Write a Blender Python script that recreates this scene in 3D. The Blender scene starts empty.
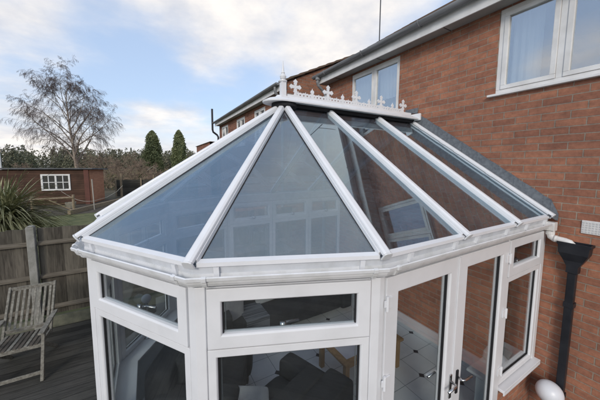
import bpy, bmesh, math, random
from mathutils import Vector, Matrix
R = math.radians
sc = bpy.context.scene
COL = sc.collection
V = Vector

# ------------------------------------------------------------------ materials
def nmat(name):
    m = bpy.data.materials.new(name); m.use_nodes = True
    nt = m.node_tree; nt.nodes.clear()
    out = nt.nodes.new('ShaderNodeOutputMaterial')
    return m, nt, out
def N(nt, t, **kw):
    n = nt.nodes.new(t)
    for k, v in kw.items(): setattr(n, k, v)
    return n
def ramp(nt, stops, fac):
    r = N(nt, 'ShaderNodeValToRGB')
    el = r.color_ramp.elements
    while len(el) < len(stops): el.new(0.5)
    for e, (p, c) in zip(el, stops):
        e.position = p; e.color = (*c, 1) if len(c) == 3 else c
    nt.links.new(fac, r.inputs[0]); return r
def noise(nt, vec, scale, detail=4, rough=.55, mscale=None, dist=0):
    n = N(nt, 'ShaderNodeTexNoise'); n.inputs['Scale'].default_value = scale
    n.inputs['Detail'].default_value = detail; n.inputs['Roughness'].default_value = rough
    n.inputs['Distortion'].default_value = dist
    if mscale:
        m = N(nt, 'ShaderNodeMapping'); m.inputs['Scale'].default_value = mscale
        nt.links.new(vec, m.inputs['Vector']); nt.links.new(m.outputs[0], n.inputs['Vector'])
    else: nt.links.new(vec, n.inputs['Vector'])
    return n
def plain(name, c1, c2=None, rough=.5, scale=6, mscale=None, bump=0, bscale=60, metal=0, lo=.35, hi=.65, spec=.5, world=False, detail=5):
    m, nt, out = nmat(name)
    b = N(nt, 'ShaderNodeBsdfPrincipled'); nt.links.new(b.outputs[0], out.inputs[0])
    b.inputs['Roughness'].default_value = rough; b.inputs['Metallic'].default_value = metal
    b.inputs['Specular IOR Level'].default_value = spec
    tc = N(nt, 'ShaderNodeTexCoord')
    vec = tc.outputs['Object']
    if world:
        g = N(nt, 'ShaderNodeNewGeometry'); vec = g.outputs['Position']
    if c2 is None: c2 = tuple(x * .9 for x in c1)
    n = noise(nt, vec, scale, detail, mscale=mscale)
    r = ramp(nt, [(lo, c1), (hi, c2)], n.outputs[0])
    nt.links.new(r.outputs[0], b.inputs['Base Color'])
    if bump:
        n2 = noise(nt, vec, bscale, 3, mscale=mscale)
        bp = N(nt, 'ShaderNodeBump'); bp.inputs['Strength'].default_value = bump; bp.inputs['Distance'].default_value = .01
        nt.links.new(n2.outputs[0], bp.inputs['Height']); nt.links.new(bp.outputs[0], b.inputs['Normal'])
    return m
def brick(name, axis, c1=(.365, .162, .100), c2=(.255, .112, .074), mortar=(.30, .235, .185)):
    m, nt, out = nmat(name); L = nt.links
    b = N(nt, 'ShaderNodeBsdfPrincipled'); L.new(b.outputs[0], out.inputs[0])
    b.inputs['Roughness'].default_value = .88; b.inputs['Specular IOR Level'].default_value = .25
    tc = N(nt, 'ShaderNodeTexCoord'); s = N(nt, 'ShaderNodeSeparateXYZ'); c = N(nt, 'ShaderNodeCombineXYZ')
    L.new(tc.outputs['Object'], s.inputs[0])
    L.new(s.outputs['Y' if axis == 'x' else 'X'], c.inputs[0]); L.new(s.outputs['Z'], c.inputs[1])
    # slight wobble of the joints
    nz = noise(nt, tc.outputs['Object'], 9, 3)
    sub = N(nt, 'ShaderNodeVectorMath', operation='SUBTRACT'); sub.inputs[1].default_value = (.5, .5, .5)
    L.new(nz.outputs['Color'], sub.inputs[0])
    sc_ = N(nt, 'ShaderNodeVectorMath', operation='SCALE'); sc_.inputs['Scale'].default_value = .008
    L.new(sub.outputs[0], sc_.inputs[0])
    ad = N(nt, 'ShaderNodeVectorMath', operation='ADD'); L.new(c.outputs[0], ad.inputs[0]); L.new(sc_.outputs[0], ad.inputs[1])
    bt = N(nt, 'ShaderNodeTexBrick'); L.new(ad.outputs[0], bt.inputs['Vector'])
    bt.inputs['Scale'].default_value = 1; bt.inputs['Brick Width'].default_value = .243; bt.inputs['Row Height'].default_value = .082
    bt.inputs['Mortar Size'].default_value = .0062; bt.inputs['Mortar Smooth'].default_value = .25
    bt.inputs['Bias'].default_value = -.1
    bt.inputs['Color1'].default_value = (*c1, 1); bt.inputs['Color2'].default_value = (*c2, 1); bt.inputs['Mortar'].default_value = (*mortar, 1)
    # each brick its own tone plus grain and big weather patches
    n1 = noise(nt, ad.outputs[0], 1, 2, mscale=(5.1, 14, 1))
    n2 = noise(nt, tc.outputs['Object'], 22, 8, .75)
    n3 = noise(nt, tc.outputs['Object'], .8, 4)
    r1 = ramp(nt, [(.3, (.84, .85, .87)), (.7, (1.14, 1.12, 1.09))], n1.outputs[0])
    r2 = ramp(nt, [(.3, (.76, .76, .77)), (.72, (1.22, 1.23, 1.24))], n2.outputs[0])
    r3 = ramp(nt, [(.3, (.80, .82, .84)), (.7, (1.13, 1.12, 1.08))], n3.outputs[0])
    cur = bt.outputs['Color']
    for r in (r1, r2, r3):
        mx = N(nt, 'ShaderNodeMix', data_type='RGBA', blend_type='MULTIPLY'); mx.inputs[0].default_value = 1
        L.new(cur, mx.inputs[6]); L.new(r.outputs[0], mx.inputs[7]); cur = mx.outputs[2]
    L.new(cur, b.inputs['Base Color'])
    inv = N(nt, 'ShaderNodeMath', operation='SUBTRACT'); inv.inputs[0].default_value = 1; L.new(bt.outputs['Fac'], inv.inputs[1])
    ad2 = N(nt, 'ShaderNodeMath', operation='MULTIPLY_ADD'); L.new(n2.outputs[0], ad2.inputs[0]); ad2.inputs[1].default_value = .5
    L.new(inv.outputs[0], ad2.inputs[2])
    bp = N(nt, 'ShaderNodeBump'); bp.inputs['Strength'].default_value = .9; bp.inputs['Distance'].default_value = .008
    L.new(ad2.outputs[0], bp.inputs['Height']); L.new(bp.outputs[0], b.inputs['Normal'])
    return m
def glass(name, r0, tint, wave=0.0, refl=(1, 1, 1), dust=False):
    m, nt, out = nmat(name); L = nt.links
    t = N(nt, 'ShaderNodeBsdfTransparent'); t.inputs[0].default_value = (*tint, 1)
    g = N(nt, 'ShaderNodeBsdfGlossy'); g.inputs['Roughness'].default_value = 0.0; g.inputs['Color'].default_value = (*refl, 1)
    lw = N(nt, 'ShaderNodeLayerWeight'); lw.inputs[0].default_value = .5
    p = N(nt, 'ShaderNodeMath', operation='POWER'); p.inputs[1].default_value = 4.0; L.new(lw.outputs['Facing'], p.inputs[0])
    ma = N(nt, 'ShaderNodeMath', operation='MULTIPLY_ADD'); L.new(p.outputs[0], ma.inputs[0]); ma.inputs[1].default_value = 1 - r0; ma.inputs[2].default_value = r0
    mx = N(nt, 'ShaderNodeMixShader'); L.new(ma.outputs[0], mx.inputs[0]); L.new(t.outputs[0], mx.inputs[1]); L.new(g.outputs[0], mx.inputs[2])
    L.new(mx.outputs[0], out.inputs[0])
    if dust:
        tcd = N(nt, 'ShaderNodeTexCoord'); a1 = noise(nt, tcd.outputs['Object'], 2.2, 8, .7); a2 = noise(nt, tcd.outputs['Object'], 38, 4, .75)
        mu = N(nt, 'ShaderNodeMath', operation='MULTIPLY'); L.new(a1.outputs[0], mu.inputs[0]); L.new(a2.outputs[0], mu.inputs[1])
        rr = ramp(nt, [(.18, (.025, .025, .025)), (.42, (.11, .11, .11))], mu.outputs[0])
        df = N(nt, 'ShaderNodeBsdfDiffuse'); df.inputs[0].default_value = (.42, .40, .43, 1)
        m2 = N(nt, 'ShaderNodeMixShader'); L.new(rr.outputs[0], m2.inputs[0]); L.new(mx.outputs[0], m2.inputs[1]); L.new(df.outputs[0], m2.inputs[2]); L.new(m2.outputs[0], out.inputs[0])
    if wave:
        tc = N(nt, 'ShaderNodeTexCoord'); n = noise(nt, tc.outputs['Object'], 1.1, 1)
        bp = N(nt, 'ShaderNodeBump'); bp.inputs['Strength'].default_value = wave; bp.inputs['Distance'].default_value = .02
        L.new(n.outputs[0], bp.inputs['Height']); L.new(bp.outputs[0], g.inputs['Normal'])
    return m
def planks(name, c1, c2, along='x', width=.14, gap=.04, world=True, rough=.85, across='y', dirt=None):
    """boards: dark gaps every `width` metres on the across axis, grain along"""
    m, nt, out = nmat(name); L = nt.links
    b = N(nt, 'ShaderNodeBsdfPrincipled'); L.new(b.outputs[0], out.inputs[0]); b.inputs['Roughness'].default_value = rough
    b.inputs['Specular IOR Level'].default_value = .3
    tc = N(nt, 'ShaderNodeTexCoord'); vec = tc.outputs['Object']
    s = N(nt, 'ShaderNodeSeparateXYZ'); L.new(vec, s.inputs[0])
    d = N(nt, 'ShaderNodeMath', operation='DIVIDE'); L.new(s.outputs[across.upper()], d.inputs[0]); d.inputs[1].default_value = width
    fr = N(nt, 'ShaderNodeMath', operation='FRACT'); L.new(d.outputs[0], fr.inputs[0])
    fl = N(nt, 'ShaderNodeMath', operation='FLOOR'); L.new(d.outputs[0], fl.inputs[0])
    wn = N(nt, 'ShaderNodeTexWhiteNoise', noise_dimensions='1D'); L.new(fl.outputs[0], wn.inputs['W'])
    ms = [14, 14, 14]; ms['xyz'.index(along)] = 1.2
    n = noise(nt, vec, 3.0, 6, .65, mscale=tuple(ms))
    ad = N(nt, 'ShaderNodeMath', operation='MULTIPLY_ADD'); L.new(wn.outputs[0], ad.inputs[0]); ad.inputs[1].default_value = .35; L.new(n.outputs[0], ad.inputs[2])
    r = ramp(nt, [(.42, c1), (.88, c2)], ad.outputs[0])
    n3 = noise(nt, vec, 1.3, 4)
    r3 = ramp(nt, [(.35, (.7, .72, .68)), (.7, (1.15, 1.13, 1.1))], n3.outputs[0])
    mx0 = N(nt, 'ShaderNodeMix', data_type='RGBA', blend_type='MULTIPLY'); mx0.inputs[0].default_value = 1
    L.new(r.outputs[0], mx0.inputs[6]); L.new(r3.outputs[0], mx0.inputs[7])
    lt = N(nt, 'ShaderNodeMath', operation='LESS_THAN'); L.new(fr.outputs[0], lt.inputs[0]); lt.inputs[1].default_value = gap
    mx = N(nt, 'ShaderNodeMix', data_type='RGBA'); L.new(lt.outputs[0], mx.inputs[0]); L.new(mx0.outputs[2], mx.inputs[6])
    mx.inputs[7].default_value = (.012, .011, .01, 1)
    L.new(mx.outputs[2], b.inputs['Base Color'])
    sb = N(nt, 'ShaderNodeMath', operation='SUBTRACT'); L.new(n.outputs[0], sb.inputs[0]); L.new(lt.outputs[0], sb.inputs[1])
    bp = N(nt, 'ShaderNodeBump'); bp.inputs['Strength'].default_value = .5; bp.inputs['Distance'].default_value = .01
    L.new(sb.outputs[0], bp.inputs['Height']); L.new(bp.outputs[0], b.inputs['Normal'])
    return m

M = {}
M['upvc'] = plain('upvc', (.74, .75, .77), (.66, .67, .685), rough=.36, scale=5, world=True, bump=.03, bscale=30, lo=.45, hi=.85, detail=9)
M['upvc_old'] = plain('upvc_old', (.76, .755, .74), (.64, .63, .61), rough=.42, scale=5, world=True)
M['gutter_white'] = plain('gutter_white', (.72, .73, .745), (.52, .53, .51), rough=.42, scale=9, world=True, lo=.45, hi=.85, detail=9)
M['beam_grey'] = plain('beam_grey', (.62, .64, .67), (.47, .485, .495), rough=.55, detail=9, lo=.42, hi=.8, scale=8, world=True)
M['gasket'] = plain('gasket', (.012, .012, .014), rough=.6)
M['foam'] = plain('foam', (.008, .009, .012), rough=.8)
M['brick_x'] = brick('brick_x', 'x'); M['brick_y'] = brick('brick_y', 'y')
M['brick2_x'] = brick('brick2_x', 'x', (.29, .125, .08), (.21, .088, .058)); M['brick2_y'] = brick('brick2_y', 'y', (.36, .165, .10), (.26, .115, .07))
M['glass'] = glass('window_glass', .12, (.92, .95, .95))
M['house_glass'] = glass('house_glass', .36, (.80, .83, .84), wave=.05)
M['roof_glass'] = glass('roof_glass', .19, (.76, .78, .82), wave=.14, refl=(.68, .86, .93), dust=True)
M['lead'] = plain('lead', (.12, .13, .145), (.185, .20, .215), rough=.6, scale=30, bump=.25, bscale=25, world=True, metal=.25)
M['black_pipe'] = plain('black_pipe', (.008, .009, .013), (.016, .018, .023), rough=.45, scale=9)
M['grey_gutter'] = plain('grey_gutter', (.25, .255, .265), (.15, .155, .16), rough=.55, scale=4, mscale=(6, .5, 6))
M['soffit'] = plain('soffit', (.34, .33, .31), (.27, .26, .245), rough=.6, scale=3)
M['roof_tile'] = plain('roof_tile', (.17, .10, .07), (.085, .07, .05), rough=.9, scale=3, bump=.6, bscale=25)
M['chrome'] = plain('chrome', (.6, .6, .6), rough=.22, metal=1)
M['tile'] = None
M['deck'] = planks('deck', (.026, .025, .023), (.078, .075, .068), along='x', across='y', width=.145, gap=.05, rough=.72)
M['fence_board'] = planks('fence_board', (.048, .042, .035), (.15, .135, .112), along='z', across='x', width=.105, gap=.0)
M['fence_rail'] = plain('fence_rail', (.085, .072, .055), (.16, .14, .108), rough=.9, scale=3, mscale=(1, 8, 8), bump=.3)
M['concrete'] = plain('concrete', (.3, .295, .27), (.2, .2, .175), rough=.9, scale=9, bump=.4, bscale=50)
M['mossy'] = plain('mossy_concrete', (.16, .16, .115), (.08, .085, .065), rough=.95, scale=5, bump=.4, bscale=50)
M['teak'] = plain('weathered_teak', (.25, .24, .205), (.13, .12, .10), rough=.85, scale=5, mscale=(6, 6, 6), bump=.3)
M['teak_dark'] = plain('dark_teak', (.12, .10, .08), (.06, .052, .042), rough=.85, scale=6, bump=.3)
M['grass'] = plain('grass_ground', (.06, .075, .024), (.13, .135, .055), rough=.95, scale=1.6, bump=.6, bscale=60, world=True)
M['field'] = plain('field', (.07, .066, .04), (.115, .095, .062), rough=.95, scale=.25, bump=.5, bscale=6, world=True)
M['soil'] = plain('soil', (.05, .04, .03), (.10, .085, .062), rough=.95, scale=3, bump=.6, bscale=30, world=True)
M['white_paint'] = plain('white_paint', (.72, .72, .70), (.62, .62, .6), rough=.5)
M['plaster'] = plain('plaster', (.62, .68, .70), (.56, .62, .65), rough=.8)
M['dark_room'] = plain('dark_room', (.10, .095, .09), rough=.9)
M['curtain'] = plain('curtain', (.86, .87, .88), (.66, .68, .70), rough=.9, scale=2, mscale=(1, 12, .2))
M['sofa'] = plain('sofa_fabric', (.018, .018, .020), (.034, .034, .037), rough=.9, scale=4, bump=.3, bscale=90)
M['cushion'] = plain('cushion_fabric', (.52, .51, .50), (.42, .41, .41), rough=.9, bump=.3, bscale=90)
M['blanket'] = plain('blanket', (.075, .08, .095), (.2, .21, .23), rough=.95, scale=5, mscale=(.3, 9, 9), lo=.45, hi=.55)
M['oak'] = plain('oak', (.42, .25, .115), (.3, .17, .075), rough=.55, scale=5, mscale=(5, 5, .8))
M['cloth'] = plain('cloth', (.55, .52, .58), (.62, .6, .64), rough=.9)
M['cloth_print'] = plain('cloth_print', (.16, .14, .22), rough=.9)
M['shed_wood'] = planks('shed_wood', (.056, .030, .021), (.098, .053, .037), along='x', across='z', width=.16, gap=.06)
M['shed_ply'] = plain('shed_ply', (.40, .185, .10), (.30, .13, .07), rough=.85, scale=2, mscale=(1, 1, 6))
M['shed_door'] = plain('shed_door', (.13, .048, .034), (.09, .036, .026), rough=.8, scale=2)
M['felt'] = plain('roof_felt', (.075, .08, .085), (.12, .125, .13), rough=.9, scale=2)
M['pane_dark'] = glass('pane_dark', .22, (.3, .34, .38))
M['bark_birch'] = plain('birch_bark', (.40, .34, .28), (.13, .095, .07), rough=.9, scale=3, mscale=(2, 2, .7))
M['twig'] = plain('twig', (.06, .042, .042), (.11, .078, .068), rough=.9)
M['twig_brown'] = plain('twig_brown', (.26, .19, .14), (.16, .115, .08), rough=.9)
M['conifer'] = plain('conifer_leaf', (.10, .125, .05), (.23, .25, .12), rough=.85, scale=1.8, world=True, lo=.35, hi=.7)
M['forest'] = plain('forest_leaf', (.10, .115, .07), (.19, .17, .115), rough=.9, scale=.12, world=True)  # tones lightened to put distance haze into the leaf colour
M['spiky'] = plain('spiky_leaf', (.14, .16, .075), (.38, .37, .21), rough=.6, scale=3.5, world=True)
M['stone'] = plain('stone', (.3, .28, .22), (.2, .185, .15), rough=.9, scale=8, bump=.4)
M['spacer'] = plain('spacer_metal', (.42, .44, .46), rough=.35, metal=.5)
M['vent'] = plain('vent_plastic', (.74, .73, .71), (.64, .63, .61), rough=.7, scale=20)
M['vent_dark'] = plain('vent_slot', (.58, .575, .56), rough=.8)
M['globe'] = plain('globe_white', (.72, .74, .78), rough=.35)
M['globe_grey'] = plain('globe_grey', (.42, .44, .47), rough=.4)
M['rope'] = plain('rope', (.4, .38, .33), rough=.9)
M['timber'] = plain('timber', (.19, .145, .095), (.28, .23, .155), rough=.9, scale=4, mscale=(4, 4, 4))
M['tv_metal'] = plain('mast_metal', (.09, .09, .09), rough=.4, metal=.6)
def tile_mat():
    m, nt, out = nmat('floor_tile'); L = nt.links
    b = N(nt, 'ShaderNodeBsdfPrincipled'); L.new(b.outputs[0], out.inputs[0]); b.inputs['Roughness'].default_value = .28
    g = N(nt, 'ShaderNodeTexCoord'); s = N(nt, 'ShaderNodeSeparateXYZ'); L.new(g.outputs['Object'], s.inputs[0])
    T = .336
    def frac(o, off, per):
        a = N(nt, 'ShaderNodeMath', operation='ADD'); L.new(o, a.inputs[0]); a.inputs[1].default_value = off + 50 * per
        d = N(nt, 'ShaderNodeMath', operation='DIVIDE'); L.new(a.outputs[0], d.inputs[0]); d.inputs[1].default_value = per
        f = N(nt, 'ShaderNodeMath', operation='FRACT'); L.new(d.outputs[0], f.inputs[0])
        c = N(nt, 'ShaderNodeMath', operation='SUBTRACT'); L.new(f.outputs[0], c.inputs[0]); c.inputs[1].default_value = .5
        ab = N(nt, 'ShaderNodeMath', operation='ABSOLUTE'); L.new(c.outputs[0], ab.inputs[0])
        mu = N(nt, 'ShaderNodeMath', operation='MULTIPLY'); L.new(ab.outputs[0], mu.inputs[0]); mu.inputs[1].default_value = per
        return mu.outputs[0]     # metres from the cell centre line
    def op(o, a, b_=None, v=None):
        n = N(nt, 'ShaderNodeMath', operation=o); L.new(a, n.inputs[0])
        if b_ is not None: L.new(b_, n.inputs[1])
        if v is not None: n.inputs[1].default_value = v
        return n.outputs[0]
    x0, y0 = 2.135, .27      # a diamond sits here
    # rotated coordinates (diagonal lattice of pitch T*sqrt2/ sqrt2)
    ax = frac(s.outputs['X'], x0 + T, 2 * T); ay = frac(s.outputs['Y'], y0 + T, 2 * T)
    bx = frac(s.outputs['X'], x0, 2 * T); by = frac(s.outputs['Y'], y0, 2 * T)
    d1 = op('ADD', ax, ay); d2 = op('ADD', bx, by)
    dm = op('MINIMUM', d1, d2)
    dia = op('LESS_THAN', dm, v=.046)
    gx = frac(s.outputs['X'], x0 + T / 2, T); gy = frac(s.outputs['Y'], y0 + T / 2, T)
    gm = op('MINIMUM', gx, gy); gr = op('LESS_THAN', gm, v=.0035)
    n = noise(nt, g.outputs['Object'], 5, 4)
    r = ramp(nt, [(.3, (.80, .81, .82)), (.7, (.70, .71, .73))], n.outputs[0])
    m1 = N(nt, 'ShaderNodeMix', data_type='RGBA'); L.new(gr, m1.inputs[0]); L.new(r.outputs[0], m1.inputs[6]); m1.inputs[7].default_value = (.25, .27, .29, 1)
    m2 = N(nt, 'ShaderNodeMix', data_type='RGBA'); L.new(dia, m2.inputs[0]); L.new(m1.outputs[2], m2.inputs[6]); m2.inputs[7].default_value = (.012, .014, .025, 1)
    L.new(m2.outputs[2], b.inputs['Base Color'])
    return m
M['tile'] = tile_mat()

# ------------------------------------------------------------------ mesh builder
class MB:
    def __init__(s): s.v = []; s.f = []
    def add(s, vs, fs):
        o = len(s.v); s.v += [tuple(v) for v in vs]; s.f += [tuple(i + o for i in f) for f in fs]; return s
    def box(s, x0, x1, y0, y1, z0, z1):
        vs = [(x, y, z) for z in (z0, z1) for y in (y0, y1) for x in (x0, x1)]
        return s.add(vs, [(0, 2, 3, 1), (4, 5, 7, 6), (0, 1, 5, 4), (2, 6, 7, 3), (0, 4, 6, 2), (1, 3, 7, 5)])
    def prism(s, prof, p0, p1, up=(0, 0, 1), side=None, s0=1, s1=1):
        """prof: list of (a,b): a along side, b along up; extruded p0->p1"""
        p0 = V(p0); p1 = V(p1); d = (p1 - p0).normalized(); up = V(up)
        sd = V(side) if side is not None else d.cross(up).normalized()
        u2 = sd.cross(d).normalized() if side is None else up
        n = len(prof)
        vs = [p0 + sd * a * s0 + u2 * b * s0 for a, b in prof] + [p1 + sd * a * s1 + u2 * b * s1 for a, b in prof]
        fs = [tuple(range(n))[::-1], tuple(range(n, 2 * n))] + [(i, (i + 1) % n, n + (i + 1) % n, n + i) for i in range(n)]
        return s.add(vs, fs)
    def beam(s, p0, p1, w, h, up=(0, 0, 1), s0=1, s1=1):
        return s.prism([(-w / 2, -h / 2), (w / 2, -h / 2), (w / 2, h / 2), (-w / 2, h / 2)], p0, p1, up, None, s0, s1)
    def tube(s, pts, rad, seg=8, cap=True):
        pts = [V(p) for p in pts]; n = len(pts)
        if not isinstance(rad, (list, tuple)): rad = [rad] * n
        ref = V((0, 0, 1)); vs = []
        prev = None
        for i, p in enumerate(pts):
            t = (pts[min(i + 1, n - 1)] - pts[max(i - 1, 0)]).normalized()
            a = prev if prev is not None else (V((1, 0, 0)) if abs(t.z) > .9 else ref)
            a = (a - t * a.dot(t)).normalized(); prev = a; b = t.cross(a)
            for k in range(seg):
                an = 2 * math.pi * k / seg; vs.append(p + (a * math.cos(an) + b * math.sin(an)) * rad[i])
        fs = [(i * seg + k, i * seg + (k + 1) % seg, (i + 1) * seg + (k + 1) % seg, (i + 1) * seg + k) for i in range(n - 1) for k in range(seg)]
        if cap: fs += [tuple(range(seg))[::-1], tuple(range((n - 1) * seg, n * seg))]
        return s.add(vs, fs)
    def lathe(s, prof, c=(0, 0, 0), seg=24):
        vs = []; n = len(prof)
        for r, z in prof:
            for k in range(seg):
                a = 2 * math.pi * k / seg; vs.append((c[0] + r * math.cos(a), c[1] + r * math.sin(a), c[2] + z))
        fs = [(i * seg + k, i * seg + (k + 1) % seg, (i + 1) * seg + (k + 1) % seg, (i + 1) * seg + k) for i in range(n - 1) for k in range(seg)]
        fs += [tuple(range(seg))[::-1], tuple(range((n - 1) * seg, n * seg))]
        return s.add(vs, fs)
    def sweep(s, path, prof, closed=False, caps=True):
        """path: list of (x,y); prof: list of (off,z), off = outwards (right of travel); mitred"""
        n = len(path); P = [V((p[0], p[1])) for p in path]; rings = []
        for i in range(n):
            ds = []
            if i > 0 or closed: ds.append((P[i] - P[i - 1]).normalized())
            if i < n - 1 or closed: ds.append((P[(i + 1) % n] - P[i]).normalized())
            ns = [V((d.y, -d.x)) for d in ds]
            if len(ns) == 2:
                m = (ns[0] + ns[1]).normalized(); m = m / m.dot(ns[0])
            else: m = ns[0]
            rings.append([(P[i].x + m.x * o, P[i].y + m.y * o, z) for o, z in prof])
        k = len(prof); vs = [v for r in rings for v in r]; fs = []
        for i in range(n if closed else n - 1):
            j = (i + 1) % n
            for a in range(k):
                b = (a + 1) % k; fs.append((i * k + a, j * k + a, j * k + b, i * k + b))
        if not closed and caps: fs += [tuple(range(k)), tuple(range((n - 1) * k, n * k))[::-1]]
        return s.add(vs, fs)
    def build(s, name, mat, parent=None, bevel=0, smooth=False, loc=None, rz=None, seg=2, **tags):
        me = bpy.data.meshes.new(name); me.from_pydata(s.v, [], s.f)
        bm = bmesh.new(); bm.from_mesh(me); bmesh.ops.recalc_face_normals(bm, faces=bm.faces); bm.to_mesh(me); bm.free()
        me.materials.append(mat)
        if smooth:
            for p in me.polygons: p.use_smooth = True
        o = bpy.data.objects.new(name, me); COL.objects.link(o)
        if parent: o.parent = parent
        if loc is not None: o.location = loc
        if rz is not None: o.rotation_euler[2] = rz
        if bevel:
            b = o.modifiers.new('Bevel', 'BEVEL'); b.width = bevel; b.segments = seg; b.limit_method = 'ANGLE'; b.angle_limit = R(35)
        tag(o, **tags); return o
def tag(o, label=None, cat=None, group=None, kind=None):
    if label: o['label'] = label
    if cat: o['category'] = cat
    if group: o['group'] = group
    if kind: o['kind'] = kind
    return o
def empty(name, loc=(0, 0, 0), rz=0, **k):
    o = bpy.data.objects.new(name, None); COL.objects.link(o); o.location = loc; o.rotation_euler[2] = rz
    o.empty_display_size = .2
    return tag(o, **k)
def wall_holes(mb, axis, plane, a0, a1, z0, z1, holes, thick):
    """wall on plane (outer face), extends `thick` along +axis; holes (a0,a1,z0,z1)"""
    As = sorted({a0, a1, *[h[0] for h in holes], *[h[1] for h in holes]}); Zs = sorted({z0, z1, *[h[2] for h in holes], *[h[3] for h in holes]})
    def P(a, z, t): return (plane + t, a, z) if axis == 'x' else (a, plane + t, z)
    for i in range(len(As) - 1):
        for j in range(len(Zs) - 1):
            am = (As[i] + As[i + 1]) / 2; zm = (Zs[j] + Zs[j + 1]) / 2
            if any(h[0] < am < h[1] and h[2] < zm < h[3] for h in holes): continue
            for t in (0, thick): mb.add([P(As[i], Zs[j], t), P(As[i + 1], Zs[j], t), P(As[i + 1], Zs[j + 1], t), P(As[i], Zs[j + 1], t)], [(0, 1, 2, 3)])
    for h in holes + [(a0, a1, z0, z1)]:
        c = [(h[0], h[2]), (h[1], h[2]), (h[1], h[3]), (h[0], h[3])]
        for k in range(4):
            (a, z), (b, w) = c[k], c[(k + 1) % 4]
            mb.add([P(a, z, 0), P(b, w, 0), P(b, w, thick), P(a, z, thick)], [(0, 1, 2, 3)])

# ------------------------------------------------------------------ ground
gr = MB(); gr.add([(-900, -900, -.05), (900, -900, -.05), (900, 900, -.05), (-900, 900, -.05)], [(0, 1, 2, 3)])
gr.build('ground', M['field'], kind='structure')
MB().add([(-16, 3.06, -.03), (6, 3.06, -.03), (6, 19.3, -.03), (-16, 19.3, -.03)], [(0, 1, 2, 3)]).build('lawn', M['grass'], kind='structure')
MB().add([(-16, 14.9, -.022), (-1, 17.3, -.022), (-1, 24, -.022), (-16, 22, -.022)], [(0, 1, 2, 3)]).build('garden_path', M['soil'], kind='structure')
MB().box(-9, 0.0, -7, 2.93, -.04, 0).build('deck', M['deck'], kind='structure')

# ------------------------------------------------------------------ conservatory
W = 1.838; EZ = 2.15
PT = [(-.004, -W), (-2.647, -W), (-3.692, -1.412), (-4.330, -.470), (-4.330, .470), (-3.692, 1.412), (-2.647, W), (-.004, W)]
APEX = V((-2.401, 0, 3.592))
cons = empty('conservatory', (-2, 0, 0), label='white framed conservatory with pointed glass roof, ridge cresting and french doors', cat='conservatory')
def cpart(mb, name, mat, parent=None, bevel=0, smooth=False, rz=None, origin=None, seg=2, **k):
    """build in world coordinates (or facet coordinates) and parent to the conservatory"""
    o = mb.build(name, mat, None, bevel, smooth, seg=seg, **k)
    if origin is not None: o.location = origin; o.rotation_euler[2] = rz
    if parent is None: parent = cons
    bpy.context.view_layer.update()
    mw = o.matrix_basis.copy()
    pm = parent['_w'] if False else world_of(parent)
    o.parent = parent; o.matrix_parent_inverse = Matrix.Identity(4); o.matrix_basis = pm.inverted() @ mw
    return o
def world_of(o):
    m = o.matrix_basis.copy()
    while o.parent: o = o.parent; m = o.matrix_basis @ m
    return m
# floor inside
MB().add([(x, y, .02) for x, y in PT], [tuple(range(8))]).build('conservatory_floor', M['tile'], kind='structure')
# dwarf walls, sills, frames by facet.  facet seen from outside, left end A -> right end B
facets = [(PT[i + 1], PT[i]) for i in range(7)]
SILL = .60
def rect_frame(mb, u0, u1, z0, z1, w, y0, y1, wb=None):
    wb = w if wb is None else wb
    mb.box(u0, u1, y0, y1, z0, z0 + wb); mb.box(u0, u1, y0, y1, z1 - w, z1)
    mb.box(u0, u0 + w, y0, y1, z0 + wb, z1 - w); mb.box(u1 - w, u1, y0, y1, z0 + wb, z1 - w)
def chamfer_frame(mb, u0, u1, z0, z1, w, y0, y1, slope=.008):
    """picture-frame section whose inner edge slopes back to the pane"""
    o = [(u0, z0), (u1, z0), (u1, z1), (u0, z1)]
    def off(d): return [(u0 + d, z0 + d), (u1 - d, z0 + d), (u1 - d, z1 - d), (u0 + d, z1 - d)]
    rings = [(off(0), y1), (off(0), y0), (off(w - slope), y0), (off(w), y0 + slope * 1.3), (off(w), y1)]
    vs = [(a, y, z) for r, y in rings for a, z in r]; fs = []
    n = len(rings)
    for i in range(n):
        j = (i + 1) % n
        for k in range(4):
            l = (k + 1) % 4; fs.append((i * 4 + k, i * 4 + l, j * 4 + l, j * 4 + k))
    mb.add(vs, fs)
def handle_small(u, z):
    mb = MB(); mb.tube([(u, .05, z - .01), (u, .085, z - .01), (u + .02, .10, z - .012), (u + .11, .105, z - .002)], .009, 8)
    mb.box(u - .02, u + .02, .047, .062, z - .03, z + .02); return mb
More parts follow.
